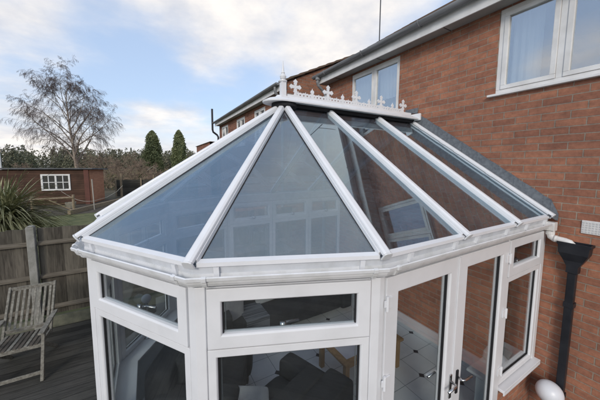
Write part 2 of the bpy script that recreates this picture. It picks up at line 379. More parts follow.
def facet_window(A, B, u0, u1, zs=SILL, post=True, g1=.105, lowm=.055):
    A = V((*A, 0)); B = V((*B, 0)); e = (B - A).normalized(); rz = math.atan2(e.y, e.x)
    kw = dict(origin=A, rz=rz)
    mb = MB(); zt = 1.755; z1 = 2.142
    # outer frame + transom (lower light fixed, bead slopes back)
    chamfer_frame(mb, u0, u1, zs + .012, zt - .004, lowm, .0, .07)
    mb.box(u0, u1, .012, .07, zt, z1)                      # backing frame behind the sash (cut by sash opening below)
    mb2 = MB(); chamfer_frame(mb2, u0, u1, zs + .012, zt - .002, lowm, .0, .07)
    chamfer_frame(mb2, u0, u1, zt + .0, z1, .06, .012, .07)
    fr = cpart(mb2, 'window', M['upvc'], bevel=.003, **kw)
    s = MB(); chamfer_frame(s, u0 + .004, u1 - .004, zt + .012, z1 - .003, g1 - .02, -.012, .045)
    cpart(s, 'sash', M['upvc'], fr, bevel=.003, **kw)
    a, b, c, d = u0 + g1 - .016, u1 - g1 + .016, zt + g1 - .024, z1 - g1 + .017
    gk = MB(); chamfer_frame(gk, a - .004, b + .004, c - .004, d + .004, .012, .010, .026, .002)
    chamfer_frame(gk, u0 + lowm - .002, u1 - lowm + .002, zs + .012 + lowm - .002, zt - lowm, .011, .022, .040, .002)
    sp_ = MB(); chamfer_frame(sp_, a + .012, b - .012, c + .012, d - .012, .005, .0345, .040, .001); chamfer_frame(sp_, u0 + lowm + .013, u1 - lowm - .013, zs + .025 + lowm, zt - lowm - .014, .005, .0525, .058, .001)
    cpart(sp_, 'spacer_bar', M['spacer'], fr, **kw)
    cpart(gk, 'glazing_seal', M['gasket'], fr, **kw)
    p = MB(); p.box(a, b, .016, .020, c, d); cpart(p, 'pane', M['glass'], fr, **kw)
    p = MB(); p.box(u0 + lowm, u1 - lowm, .030, .034, zs + .012 + lowm, zt - lowm - .002); cpart(p, 'pane', M['glass'], fr, **kw)
    um = (u0 + u1) / 2
    cpart(handle_small(um - .05, c + .012), 'handle', M['chrome'], fr, smooth=True, **kw)
    return fr
for i, (A, B) in enumerate(facets):
    L = (V((*B, 0)) - V((*A, 0))).length
    e = (V((*B, 0)) - V((*A, 0))).normalized(); rz = math.atan2(e.y, e.x); kw = dict(origin=V((*A, 0)), rz=rz)
    u_lo = 0.0; u_hi = L
    if i == 0: u_lo = 1.752
    # dwarf wall
    mb = MB(); mb.box(u_lo + (.0 if i == 0 else .002), u_hi - .002, .012, .012 + .1, -.02, SILL - .032)
    cpart(mb, 'dwarf_wall', M['brick_y'], **kw)
    mb = MB(); mb.box(u_lo + .004, u_hi - .004, .115, .20, -.01, SILL - .032); cpart(mb, 'inner_wall', M['plaster'], **kw)
    if i == 0:
        mb = MB(); mb.box(u_lo + .005, u_hi, -.062, .01, SILL - .03, SILL); mb.box(u_lo + .005, u_hi, -.062, -.05, SILL - .055, SILL - .03)
        mb.box(u_lo + .005, u_hi, .01, .30, SILL - .03, SILL)
        cpart(mb, 'sill', M['upvc'], bevel=.004, **kw)
    else:
        pass
cpart(MB().sweep(PT[::-1][:-1], [(-.24, SILL - .03), (.055, SILL - .03), (.055, SILL), (-.24, SILL)]), 'sill', M['upvc'], bevel=.004)
# windows of the facets
for i in range(1, 6):
    A, B = facets[i]; L = (V((*B, 0)) - V((*A, 0))).length
    facet_window(A, B, .06, L - .06)
A, B = facets[6]
for k in range(3):
    u0 = .06 + k * .855; facet_window(A, B, u0, u0 + .845)
# corner posts
for i in range(1, 7):
    p = V((*PT[i], 0)); a = (V((*PT[i - 1], 0)) - p).normalized(); b = (V((*PT[i + 1], 0)) - p).normalized()
    inn = (a + b).normalized()
    q = [p + a * .056, p, p + b * .056, p + b * .056 + inn * .06, p + a * .056 + inn * .06]
    if i == 1: q[0] = p + a * .040; q[4] = p + a * .04 + inn * .06
    out = -inn * .004
    mb = MB(); z0, z1 = SILL, EZ
    if i in (1,): z0 = .02
    mb.add([(v + out).to_tuple()[:2] + (z0,) for v in q] + [(v + out).to_tuple()[:2] + (z1,) for v in q], [(0, 1, 2, 3, 4), (5, 6, 7, 8, 9)] + [(k, (k + 1) % 5, 5 + (k + 1) % 5, 5 + k) for k in range(5)])
    cpart(mb, 'corner_post', M['upvc'], bevel=.004)
# A side: french doors and side window
A, B = facets[0]; kwA = dict(origin=V((*A, 0)), rz=0)
mb = MB(); mb.box(.0405, 1.752, .02, .07, 2.128, EZ + .001); mb.box(1.752, 1.765, -.003, .07, .02, EZ); mb.box(.0405, 1.75, -.02, .08, .021, .055)
cpart(mb, 'door_frame', M['upvc'], bevel=.002, **kwA)
def door(u0, u1, hinge_left):
    mb = MB(); chamfer_frame(mb, u0, u1, .06, 2.138, .122 if u1 < 1 else .118, -.012, .055)
    d = cpart(mb, 'door', M['upvc'], bevel=.003, **kwA)
    g = .12
    gk = MB(); chamfer_frame(gk, u0 + g - .003, u1 - g + .003, .06 + g - .003, 2.138 - g + .003, .012, .012, .032, .002)
    sp_ = MB(); chamfer_frame(sp_, u0 + g + .014, u1 - g - .014, .06 + g + .014, 2.138 - g - .014, .005, .0465, .052, .001); cpart(sp_, 'spacer_bar', M['spacer'], d, **kwA)
    cpart(gk, 'glazing_seal', M['gasket'], d, **kwA)
    p = MB(); p.box(u0 + g, u1 - g, .022, .026, .06 + g, 2.138 - g); cpart(p, 'pane', M['glass'], d, **kwA)
    uh = u0 if hinge_left else u1
    for z in (1.97, 1.415, .80):
        h = MB(); h.tube([(uh, -.024, z - .05), (uh, -.024, z + .05)], .011, 10); s = 1 if hinge_left else -1
        h.box(*sorted((uh, uh + s * .055)), -.022, -.013, z - .038, z + .038); h.box(*sorted((uh, uh - s * .022)), -.022, -.013, z - .022, z + .022)
        cpart(h, 'hinge', M['upvc'], d, bevel=.002, **kwA)
    um = (u1 - .045) if hinge_left else (u0 + .045); s = -1 if hinge_left else 1
    pl = MB(); pl.box(um - .015, um + .015, -.024, -.0125, .93, 1.14); cpart(pl, 'handle_plate', M['gasket' if not hinge_left else 'chrome'], d, bevel=.004, **kwA)
    for yy, dy in ((-.024, -1), (.055, 1)):
        hb = MB(); hb.tube([(um, yy, 1.08), (um, yy + dy * .04, 1.08), (um + s * .02, yy + dy * .05, 1.08), (um + s * .12, yy + dy * .05, 1.075)], .0095, 10)
        cpart(hb, 'handle', M['chrome'], d, smooth=True, **kwA)
door(.050, .893, True); door(.900, 1.745, False)
am = MB(); am.box(.872, .915, -.021, -.0125, .07, 2.13); cpart(am, 'meeting_bead', M['upvc'], bevel=.002, **kwA)
facet_window(A, B, 1.768, 2.570, g1=.11)
mb = MB(); mb.box(2.572, 2.641, -.004, .07, SILL, EZ); cpart(mb, 'wall_post', M['upvc'], bevel=.003, **kwA)
# eaves beam ring + inner
cpart(MB().sweep(PT[::-1], [(-.07, EZ + .002), (-.001, EZ + .002), (-.001, EZ + .05), (.018, EZ + .128), (-.05, EZ + .15), (-.07, EZ + .13)]), 'eaves_beam', M['beam_grey'], bevel=.003)
# gutter (ogee) around the visible path
gp = [(-.035, W), *PT[::-1][1:-1], (-.035, -W)]
GZ = EZ + .034
prof = [(.004, GZ - .006), (.036, GZ - .010), (.056, GZ - .004), (.066, GZ + .014), (.070, GZ + .030), (.086, GZ + .036), (.090, GZ + .055), (.083, GZ + .060), (.077, GZ + .050), (.067, GZ + .043),
        (.060, GZ + .022), (.050, GZ + .008), (.036, GZ + .002), (.014, GZ + .006), (.012, GZ + .050), (.004, GZ + .050)]
gut = cpart(MB().sweep(gp, prof), 'gutter', M['gutter_white'])
# joints of the gutter
def seg_prof(o): return [(.0, GZ - .010 - o), (.039, GZ - .014 - o), (.059 + o, GZ - .008), (.070 + o, GZ + .012), (.074 + o, GZ + .027), (.090 + o, GZ + .033), (.094 + o, GZ + .057), (.080, GZ + .064), (.062, GZ + .050), (.05, GZ + .012), (.014, GZ + .010), (.0, GZ + .05)]
for i in range(1, 7):
    p = V(PT[i]); a = (V(PT[i + 1]) - p).normalized(); b = (V(PT[i - 1]) - p).normalized()
    for dvec in (a, b):
        q0 = p + dvec * .055; q1 = p + dvec * .082
        pa = [q1, q0] if dvec is a else [q0, q1]
        cpart(MB().sweep([tuple(pa[0]), tuple(pa[1])], seg_prof(.003)), 'gutter_joint', M['gutter_white'], bevel=.002)
# rafters
def zline(y): return 2.31 + (3.592 - 2.31) * (1 - abs(y) / (W + .03))
RP = [(-.036, .012), (.036, .012), (.036, -.0), (.03, -.03), (-.03, -.03), (-.036, -.0)]
RTOP = [(-.033, .012), (-.029, .030), (-.015, .038), (.015, .038), (.029, .030), (.033, .012)]
def rafter(p0, p1):
    p0 = V(p0); p1 = V(p1); mb = MB(); mb.prism(RTOP, p0, p1); mb.prism([(-.036, -.028), (.036, -.028), (.036, .0118), (-.036, .0118)], p0 + (p1 - p0).normalized() * .03, p1)
    r = cpart(mb, 'rafter', M['upvc'], bevel=.004)
    d = (p1 - p0).normalized()
    c = MB(); c.prism([(-.034, -.02), (.034, -.02), (.034, .012), (.03, .032), (.015, .0395), (-.015, .0395), (-.03, .032), (-.034, .012)], p0 - d * .012, p0 - d * .0005)
    cpart(c, 'end_cap', M['gutter_white'], r, bevel=.004)
    ld = MB(); ld.prism([(-.040, -.024), (.040, -.024), (.040, -.018), (-.040, -.018)], p0 + d * .06, p1 - d * .05); cpart(ld, 'rafter_seal', M['gasket'], r)
XB = [-1.74, -.842, -.040]
RX = .045
for s in (-1, 1):
    for x in XB: rafter((x, s * (W + RX), 2.302), (x, s * .03, 3.575))
hipb = []
for i in range(1, 7):
    p = V((*PT[i], 0)); d = (p - V((APEX.x, 0, 0))).normalized(); q = p + d * RX; q.z = 2.302
    t = V((APEX.x, 0, 3.575)) + d * .05
    rafter(q, t)
# end panes and glazing trims
eo = .03
def off_poly(path, o):
    out = []
    for i, p in enumerate(path):
        P = V(p); ds = []
        if i: ds.append((P - V(path[i - 1])).normalized())
        if i < len(path) - 1: ds.append((V(path[i + 1]) - P).normalized())
        ns = [V((d.y, -d.x)) for d in ds]
        m = ns[0] if len(ns) == 1 else (ns[0] + ns[1]).normalized() / ((ns[0] + ns[1]).normalized().dot(ns[0]))
        out.append(P + m * o)
    return out
EP = off_poly(PT[::-1], eo)[::-1]      # offset outwards, same order as PT
zg = 2.296; TOPZ = 3.578
def pane(pts):
    pts = [V(p) for p in pts]; n = (pts[1] - pts[0]).cross(pts[2] - pts[0]).normalized()
    if n.z < 0: n = -n
    k = len(pts); mb = MB().add(pts + [p - n * .004 for p in pts], [tuple(range(k)), tuple(range(k, 2 * k))[::-1]] + [(i, (i + 1) % k, k + (i + 1) % k, k + i) for i in range(k)])
    cpart(mb, 'roof_pane', M['roof_glass'])
ap = (APEX.x, 0, TOPZ)
for i in range(1, 6): pane([(*EP[i + 1], zg), (*EP[i], zg), ap])
for s in (0, 7):
    y = EP[s].y; c = EP[1 if s == 0 else 6]
    pane([(c.x, c.y, zg), (XB[0], y, zg), (XB[0], 0, TOPZ), ap])
    for a, b in ((XB[0], XB[1]), (XB[1], -.02)): pane([(a, y, zg), (b, y, zg), (b, 0, TOPZ), (a, 0, TOPZ)])
for i in range(7):
    a, b = (EP[i + 1], EP[i]); a3 = V((a.x, a.y, zg + .004)); b3 = V((b.x, b.y, zg + .004)); d = (b3 - a3).normalized()
    if i == 0 or i == 6: pass
    t = MB(); t.prism([(-.012, -.016), (.006, -.016), (.006, .008), (-.03, .020), (-.034, .014), (-.012, .004)], a3 + d * .03, b3 - d * .03, up=(0, 0, 1))
    # side vector must point outward
    cpart(t, 'glazing_trim', M['upvc'])
    n = V((d.y, -d.x, 0))
    L = (b3 - a3).length
    for f in ([.12, .88] if L < 2 else [.1, .3, .42, .62, .78, .95]):
        m = a3 + d * L * f; bk = MB(); bk.beam(V((m.x, m.y, EZ + .065)) - n * .02, V((m.x, m.y, EZ + .13)) - n * .006, .03, .03, up=tuple(n)); cpart(bk, 'bracket', M['upvc'])
# ridge
mb = MB(); mb.box(-2.50, -.03, -.085, .085, 3.560, 3.604); mb.lathe([(.13, 3.53), (.16, 3.56), (.155, 3.604)], (APEX.x, 0, 0), 20); cpart(mb, 'ridge_seal', M['foam'])
mb = MB(); h = 12; xs = []
def capring(o, z):
    r = [(-.012, o, z)]
    for k in range(13):
        a = math.pi / 2 + math.pi * k / 12; r.append((APEX.x - .06 + math.cos(a) * o * 1.25, math.sin(a) * o, z))
    r.append((-.012, -o, z)); return r
rings = [capring(o, z) for o, z in ((.15, 3.606), (.172, 3.60), (.175, 3.618), (.12, 3.652), (.05, 3.675), (.03, 3.70))]
vs = [v for r in rings for v in r]; k = len(rings[0]); fs = []
for i in range(len(rings) - 1):
    for a in range(k):
        b = (a + 1) % k; fs.append((i * k + a, i * k + b, (i + 1) * k + b, (i + 1) * k + a))
fs += [tuple(range(k)), tuple(range((len(rings) - 1) * k, len(rings) * k))]
mb.add(vs, fs); cpart(mb, 'ridge_cap', M['upvc'], bevel=.003)
mb = MB(); mb.box(-.05, -.008, -.19, .19, 3.59, 3.70); cpart(mb, 'ridge_end_cap', M['upvc'], bevel=.01)
# cresting
cr = MB(); ZB = 3.695
def disc(x, z, r, t=.007, sx=1, seg=12):
    vs = []
    for yy in (-t, t):
        for j in range(seg):
            a = 2 * math.pi * j / seg; vs.append((x + math.cos(a) * r * sx, yy, z + math.sin(a) * r))
    cr.add(vs, [tuple(range(seg)), tuple(range(seg, 2 * seg))[::-1]] + [(j, (j + 1) % seg, seg + (j + 1) % seg, seg + j) for j in range(seg)])
def poly(pts, t):
    n = len(pts); cr.add([(x, -t, z) for x, z in pts] + [(x, t, z) for x, z in pts], [tuple(range(n)), tuple(range(n, 2 * n))[::-1]] + [(j, (j + 1) % n, n + (j + 1) % n, n + j) for j in range(n)])
cr.box(-2.36, -.03, -.010, .010, ZB - .02, ZB + .034)
def fleur(x, h):
    poly([(x - .008, ZB), (x + .008, ZB), (x + .006, ZB + h), (x - .006, ZB + h)], .0062)
    c = ZB + h * .68; q = h * .25
    for dx, dz in ((0, q * 1.3), (-q * 1.2, 0), (q * 1.2, 0), (0, -q * 1.1)):
        poly([(x + dx + (q * .62 if dx == 0 else q * .55) * ax, c + dz + q * .6 * az) for ax, az in ((1, 0), (0, 1), (-1, 0), (0, -1))], .0070)
        disc(x + dx * .62, c + dz * .62, q * .42, .0066)
    disc(x, c, q * .5, .0076); disc(x + q * .8, c + q * .1, q * .3, .0058); disc(x - q * .8, c + q * .1, q * .3, .0058)
    poly([(x - .035, ZB), (x + .035, ZB), (x + .01, ZB + h * .36), (x - .01, ZB + h * .36)], .0054)
n = 5; x = -2.245
for j in range(n):
    fleur(x, .20)
    if j < n - 1:
        xm = x + .252; poly([(xm - .02, ZB), (xm + .02, ZB), (xm + .012, ZB + .10), (xm, ZB + .15), (xm - .012, ZB + .10)], .0056); disc(xm, ZB + .105, .026, .0064); disc(xm, ZB + .055, .030, .0069)
        for q in range(9):
            xs_ = x + .045 + q * .052
            if abs(xs_ - xm) < .02: continue
            poly([(xs_ - .020, ZB), (xs_ + .020, ZB), (xs_ + .014, ZB + .052), (xs_ + .007, ZB + .060), (xs_, ZB + .090 - .02 * abs(math.sin(q * 1.57))), (xs_ - .007, ZB + .060), (xs_ - .014, ZB + .052)], .0048 + .0003 * (q % 2))
            for sx in (-1, 1): disc(xs_ + sx * .019, ZB + .064, .013, .0044 + .0002 * (sx + 1), seg=8)
    x += .504
cpart(cr, 'ridge_cresting', M['upvc'])
fi = MB(); fx = -2.418
fi.box(fx - .055, fx + .055, -.055, .055, 3.655, 3.69); fi.box(fx - .032, fx + .032, -.032, .032, 3.69, 3.86)
fi.lathe([(.04, 3.86), (.05, 3.87), (.05, 3.882), (.022, 3.892), (.034, 3.905), (.04, 3.93), (.03, 3.952), (.018, 3.962), (.024, 3.972), (.015, 3.99), (.003, 4.115)], (fx, 0, 0), 16)
cpart(fi, 'finial', M['upvc'], bevel=.002)
# lead flashing stepped up the brick wall
for s in (-1, 1):
    mb = MB(); th = -.006
    ylo = -1.93 if s < 0 else 1.93
    pts = [(-.02, 3.60), (-.02, 3.74), (-.10 , 3.735)]
    def zr(y): return 3.592 - (abs(y)) * (3.592 - 2.31) / (W + .03)
    n = 26; up = []; dn = []
    for k in range(n + 1):
        y = .06 + (1.93 - .06) * k / n; up.append((y, zr(y) + .200 - .035 * k / n - (.10 if k == n else 0) + .004 * math.sin(k * 2.3))); dn.append((y, zr(y) - .01))
    for k in range(n):
        (a, b), (c, d), (e_, f_), (g_, h_) = up[k], up[k + 1], dn[k + 1], dn[k]
        mb.add([(-.006 - .002 * math.sin(k), s * a, b), (-.006 - .002 * math.sin(k + 1), s * c, d), (-.010, s * e_, f_), (-.010, s * g_, h_)], [(0, 1, 2, 3)])
        mb.add([(-.010, s * g_, h_), (-.010, s * e_, f_), (-.085, s * e_, f_ + .018), (-.085, s * g_, h_ + .018)], [(0, 1, 2, 3)])
    fl = cpart(mb, 'lead_flashing', M['lead'])
    so = fl.modifiers.new('Solidify', 'SOLIDIFY'); so.thickness = .004
mb = MB().box(-.016, -.003, -.12, .12, 3.72, 3.80); cpart(mb, 'ridge_flashing', M['lead'], bevel=.003)
# gutter outlet and swan neck pipe into the hopper
mb = MB(); mb.box(-.125, -.036, -1.938, -1.835, EZ + .006, EZ + .098); mb.tube([(-.08, -1.895, EZ - .0), (-.08, -1.897, EZ - .04)], .039, 16); cpart(mb, 'gutter_outlet', M['upvc_old'], bevel=.004)
mb = MB(); mb.tube([(-.08, -1.897, EZ + .0), (-.082, -1.898, EZ - .035), (-.085, -1.908, EZ - .062), (-.088, -1.93, EZ - .075), (-.088, -2.02, EZ - .082), (-.085, -2.055, EZ - .092), (-.08, -2.075, EZ - .115), (-.075, -2.08, EZ - .16)], .033, 18)
mb.tube([(-.088, -1.935, EZ - .0755), (-.088, -1.955, EZ - .077)], .037, 18); cpart(mb, 'overflow_pipe', M['upvc_old'], smooth=True)
# skirting and inner house threshold
mb = MB().box(-.035, -.003, -1.6, 1.6, .02, .20).box(-.075, -.0355, -1.6, 1.6, .02, .10); cpart(mb, 'skirting', M['upvc'], bevel=.004)

# ------------------------------------------------------------------ house 1
H = empty('brick_house', (3, -3, 0), label='two storey red brick house with white upstairs windows, the conservatory built against it', cat='house')
def hpart(mb, name, mat, parent=None, root=H, **k):
    k2 = {a: k.pop(a) for a in ('bevel', 'smooth') if a in k}
    o = mb.build(name, mat, None, **k2, **k); par = parent or root
    o.parent = par; o.matrix_basis = world_of(par).inverted(); return o
w1 = (-3.05, -1.215, 3.765, 4.785); w2 = (.285, 1.53, 3.70, 4.772)
mb = MB(); wall_holes(mb, 'x', 0.0, -9, 2.45, -.05, 4.80, [w1, w2], .3)
hpart(mb, 'wall', M['brick_x'])
mb = MB(); wall_holes(mb, 'y', 2.448, .001, 7, -.05, 4.80, [], -.3); wall_holes(mb, 'y', -8.99, .3, 7, -.05, 4.8, [], .3); wall_holes(mb, 'x', 7, -9, 2.45, -.05, 4.8, [], .3)
hpart(mb, 'wall', M['brick_y'])
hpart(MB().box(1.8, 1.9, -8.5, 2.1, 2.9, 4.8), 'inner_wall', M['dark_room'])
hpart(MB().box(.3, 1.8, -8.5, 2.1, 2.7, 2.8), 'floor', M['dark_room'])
def house_window(h, mull, root=H, sill=True, x=0.0, thin=1.0):
    a, b, z0, z1 = h; mb = MB()
    f = .052 * thin; sw = .05 * thin; X0, X1 = x + .012, x + .075
    def bx(y0, y1, za, zb, d=0): mb.box(X0 + d, X1, y0, y1, za, zb)
    bx(a + .001, b - .001, z0, z0 + .05); bx(a + .001, b - .001, z1 - .05, z1 - .001); bx(a + .001, a + f, z0 + .05, z1 - .05); bx(b - f, b - .001, z0 + .05, z1 - .05)
    for m in mull: bx(m - .03, m + .03, z0 + .05, z1 - .05)
    fr = hpart(mb, 'window', M['upvc_old'], root=root, bevel=.004)
    ed = [a + f] + [q for m in mull for q in (m - .03, m + .03)] + [b - f]
    for k in range(0, len(ed), 2):
        y0, y1 = ed[k], ed[k + 1]
        s = MB()
        for (p0, p1, q0, q1) in ((y0 + .001, y1 - .001, z0 + .051, z0 + .10), (y0 + .001, y1 - .001, z1 - .10, z1 - .051), (y0 + .001, y0 + sw, z0 + .10, z1 - .10), (y1 - sw, y1 - .001, z0 + .10, z1 - .10)):
            s.box(X0 - .010, X1 - .01, p0, p1, q0, q1)
        hpart(s, 'sash', M['upvc_old'], fr, bevel=.004)
        hpart(MB().box(X0 + .018, X0 + .022, y0 + sw, y1 - sw, z0 + .10, z1 - .10), 'pane', M['house_glass'], fr)
    if sill: hpart(MB().box(x - .055, x + .013, a - .05, b + .065, z0 - .028, z0 - .001), 'sill', M['upvc_old'], fr, bevel=.004)
    return fr
fr1 = house_window(w1, [-2.43, -1.815]); fr2 = house_window(w2, [.895], thin=.6)
def curtain(y0, y1, z0, z1, x, parent):
    mb = MB(); n = max(6, int((y1 - y0) / .02)); vs = []; fs = []
    for k in range(n + 1):
        y = y0 + (y1 - y0) * k / n; xx = x + .02 * math.sin(k * 1.7) + .008 * math.sin(k * .6)
        vs += [(xx, y, z0), (xx, y, z1), (xx + .006, y, z0), (xx + .006, y, z1)]
    for k in range(n):
        a = k * 4; fs += [(a, a + 4, a + 5, a + 1), (a + 2, a + 3, a + 7, a + 6)]
    mb.add(vs, fs); hpart(mb, 'curtain', M['curtain'], parent, smooth=True)
curtain(-1.60, -1.30, 3.8, 4.75, .17, fr1); curtain(-2.98, -2.72, 3.8, 4.75, .17, fr1)
curtain(.93, 1.50, 4.12, 4.74, .13, fr2); curtain(.32, .86, 4.12, 4.74, .13, fr2)
# eaves
mb = MB(); mb.box(-.215, .0, -9, 2.50, 4.801, 4.812); hpart(mb, 'soffit', M['soffit'])
sj = MB()
for k in range(5): sj.box(-.2, -.005, 1.9 - k * 1.25, 1.908 - k * 1.25, 4.797, 4.8005)
hpart(sj, 'soffit_joint', M['gasket'])
hpart(MB().box(-.235, -.216, -9, 2.52, 4.785, 4.945), 'fascia', M['upvc_old'], bevel=.002)
def half_gutter(mb, x, z, y0, y1, r=.062, seg=12):
    pr = []
    for k in range(seg + 1):
        a = math.pi + math.pi * k / seg; pr.append((math.cos(a) * r, math.sin(a) * r))
    for k in range(seg, -1, -1):
        a = math.pi + math.pi * k / seg; pr.append((math.cos(a) * (r - .004), math.sin(a) * (r - .004) + .001))
    n = len(pr); vs = [(x + a, y0, z + b) for a, b in pr] + [(x + a, y1, z + b) for a, b in pr]
    mb.add(vs, [(i, (i + 1) % n, n + (i + 1) % n, n + i) for i in range(n)])
    for y in (y0, y1): mb.add([(x + a, y, z + b) for a, b in pr[:seg + 1]], [tuple(range(seg + 1))])
g1 = MB(); half_gutter(g1, -.30, 4.975, -9, 2.58)
go = hpart(g1, 'gutter', M['grey_gutter'])
for y in (2.1, .9, -.3, -1.5):
    b = MB(); b.tube([(-.30 + math.cos(math.pi + math.pi * k / 8) * .067, y, 4.975 + math.sin(math.pi + math.pi * k / 8) * .067) for k in range(9)], .008, 6); b.box(-.368, -.30, y - .012, y + .012, 4.972, 4.984); hpart(b, 'gutter_clip', M['grey_gutter'], go)
dp = MB(); dp.tube([(-.30, 2.40, 4.93), (-.30, 2.40, 4.80), (-.28, 2.40, 4.74), (-.10, 2.40, 4.60), (-.07, 2.40, 4.54), (-.07, 2.40, .02)], .036, 12); dp.lathe([(.055, 4.86), (.055, 4.915), (.045, 4.93)], (-.30, 2.40, 0), 12)
hpart(dp, 'downpipe', M['grey_gutter'], smooth=False)
mb = MB()
def tiles(mb, p_eave, slope, run, y0, y1, course=.33, th=.028):
    n = int(run / course)
    for k in range(n):
        x0 = p_eave[0] + k * course; x1 = x0 + course + .06; z0 = p_eave[1] + k * course * slope + th; z1 = p_eave[1] + (k * course + course + .06) * slope
        mb.add([(x0, y0, z0), (x0, y1, z0), (x1, y1, z1), (x1, y0, z1), (x0, y0, z0 - th), (x0, y1, z0 - th), (x1, y1, z1 - th), (x1, y0, z1 - th)], [(0, 1, 2, 3), (4, 7, 6, 5), (0, 4, 5, 1), (3, 2, 6, 7), (0, 3, 7, 4), (1, 5, 6, 2)])
tiles(mb, (-.28, 4.965), .62, 3.9, -9, 2.52)
hpart(mb, 'roof', M['roof_tile'])
mb = MB(); mb.add([(3.6, -9, 7.37), (3.6, 2.52, 7.37), (7.5, 2.52, 4.95), (7.5, -9, 4.95)], [(0, 1, 2, 3)]); mb.add([(-.2, 2.44, 4.8), (7, 2.44, 4.8), (3.6, 2.44, 7.3)], [(0, 1, 2)])
hpart(mb, 'roof', M['roof_tile'])
# black hopper and downpipe
hp = MB(); hy = -2.095; X0 = -.125; X1 = -.004
rg = [(.13, 2.062), (.13, 2.035), (.118, 2.03), (.112, 1.95), (.075, 1.87), (.045, 1.81), (.045, 1.74)]
vs = []
for r, z in rg: vs += [(X0 if z > 1.9 else -.10, hy - r, z), (X1, hy - r, z), (X1, hy + r, z), (X0 if z > 1.9 else -.10, hy + r, z)]
ins = [(.118, 2.063), (.105, 1.97)]
for r, z in ins: vs += [(X0 + .008, hy - r, z), (X1 - .008, hy - r, z), (X1 - .008, hy + r, z), (X0 + .008, hy + r, z)]
fs = []
for i in range(len(rg) - 1):
    for k in range(4): fs.append((i * 4 + k, i * 4 + (k + 1) % 4, (i + 1) * 4 + (k + 1) % 4, (i + 1) * 4 + k))
b0 = len(rg) * 4
for k in range(4):
    fs.append((k, (k + 1) % 4, b0 + (k + 1) % 4, b0 + k)); fs.append((b0 + k, b0 + (k + 1) % 4, b0 + 4 + (k + 1) % 4, b0 + 4 + k))
fs.append((b0 + 4, b0 + 5, b0 + 6, b0 + 7)); fs.append(tuple(range((len(rg) - 1) * 4, len(rg) * 4)))
hp.add(vs, fs)
DP = MB(); DP.box(-.088, -.022, hy - .033, hy + .033, .02, 1.745)
dpo = hpart(DP, 'downpipe', M['black_pipe'], bevel=.006)
hpart(hp, 'hopper', M['black_pipe'], dpo, bevel=.003)
for z in (1.36, .32):
    c = MB(); c.box(-.094, -.003, hy - .04, hy + .04, z, z + .055); hpart(c, 'pipe_clip', M['black_pipe'], dpo, bevel=.003)
# air brick
ab = MB(); ab.box(-.012, .002, -2.335, -2.112, 2.166, 2.303)
abo = hpart(ab, 'air_brick', M['vent'], bevel=.003)
gl = MB()
for a in range(9):
    for b in range(5): gl.box(-.0155, -.0125, -2.322 + a * .0235, -2.322 + a * .0235 + .013, 2.178 + b * .0235, 2.178 + b * .0235 + .013)
hpart(gl, 'vent_grid', M['vent_dark'], abo)
# mast on the roof
mast = MB(); mast.tube([(2.2, 2.9, 6.3), (2.2, 2.9, 9.6)], .016, 8); mast.tube([(2.2, 2.9, 8.95), (3.1, 2.9, 9.0)], .01, 6)

# ------------------------------------------------------------------ house 2
H2 = empty('brick_house', (3, 7, 0), label='further red brick house whose gable end and grey gutter rise behind the conservatory ridge', cat='house')
mb = MB(); wins2 = [(9.3, 10.5, 3.6, 4.70), (6.9, 8.0, 3.6, 4.70), (4.9, 5.9, 3.6, 4.70)]
wall_holes(mb, 'x', -.6, 3.4, 10.95, -.05, 4.80, wins2, .3)
hpart(mb, 'wall', M['brick2_x'], root=H2)
ZR2 = lambda x: 5.03 + (x + .75) * .466
gb = MB(); gv = [(-.599, 3.401), (8.3, 3.401)]
xr = 3.6
gb.add([(-.599, 3.402, -.05), (7.8, 3.402, -.05), (7.8, 3.402, 4.9), (xr, 3.402, ZR2(xr) - .06), (-.599, 3.402, ZR2(-.6) - .06)], [(0, 1, 2, 3, 4)])
hpart(gb, 'wall', M['brick2_y'], root=H2); gb = MB()
gb.add([(-.599, 10.95, -.05), (7.8, 10.95, -.05), (7.8, 10.95, 4.9), (xr, 10.95, ZR2(xr) - .06), (-.599, 10.95, ZR2(-.6) - .06)], [(0, 1, 2, 3, 4)])
hpart(gb, 'wall', M['brick2_y'], root=H2)
for h in wins2: house_window(h, [(h[0] + h[1]) / 2], root=H2, x=-.6)
mb = MB(); tiles(mb, (-.80, 4.99), .466, 4.4, 3.36, 11.0); mb.add([(3.62, 3.36, 7.05), (3.62, 11, 7.05), (8, 11, 5.0), (8, 3.36, 5.0)], [(0, 1, 2, 3)])
hpart(mb, 'roof', M['roof_tile'], root=H2)
vt = MB()
for k in range(15):
    x = -.84 + k * .30; z = 5.00 + (x + .80) * .466
    vt.add([(x, 3.33, z - .01), (x + .30, 3.33, z + .13), (x + .30, 3.33, z + .165), (x, 3.33, z + .045), (x, 3.43, z - .01), (x + .30, 3.43, z + .13), (x + .30, 3.43, z + .165), (x, 3.43, z + .045)], [(0, 1, 2, 3), (4, 7, 6, 5), (0, 4, 5, 1), (3, 2, 6, 7), (0, 3, 7, 4), (1, 5, 6, 2)])
hpart(vt, 'verge_tile', M['roof_tile'], root=H2)
hpart(MB().box(-.80, -.6, 3.4, 10.95, 4.80, 4.812), 'soffit', M['soffit'], root=H2)
hpart(MB().box(-.82, -.801, 3.38, 10.97, 4.78, 4.93), 'fascia', M['upvc_old'], root=H2)
g2 = MB(); half_gutter(g2, -.885, 4.965, 3.36, 10.98); hpart(g2, 'gutter', M['grey_gutter'], root=H2)
d2 = MB(); d2.tube([(-.885, 3.55, 4.90), (-.885, 3.55, 4.80), (-.86, 3.55, 4.74), (-.70, 3.55, 4.60), (-.67, 3.55, 4.5), (-.67, 3.55, .1)], .036, 10); hpart(d2, 'downpipe', M['grey_gutter'], root=H2)
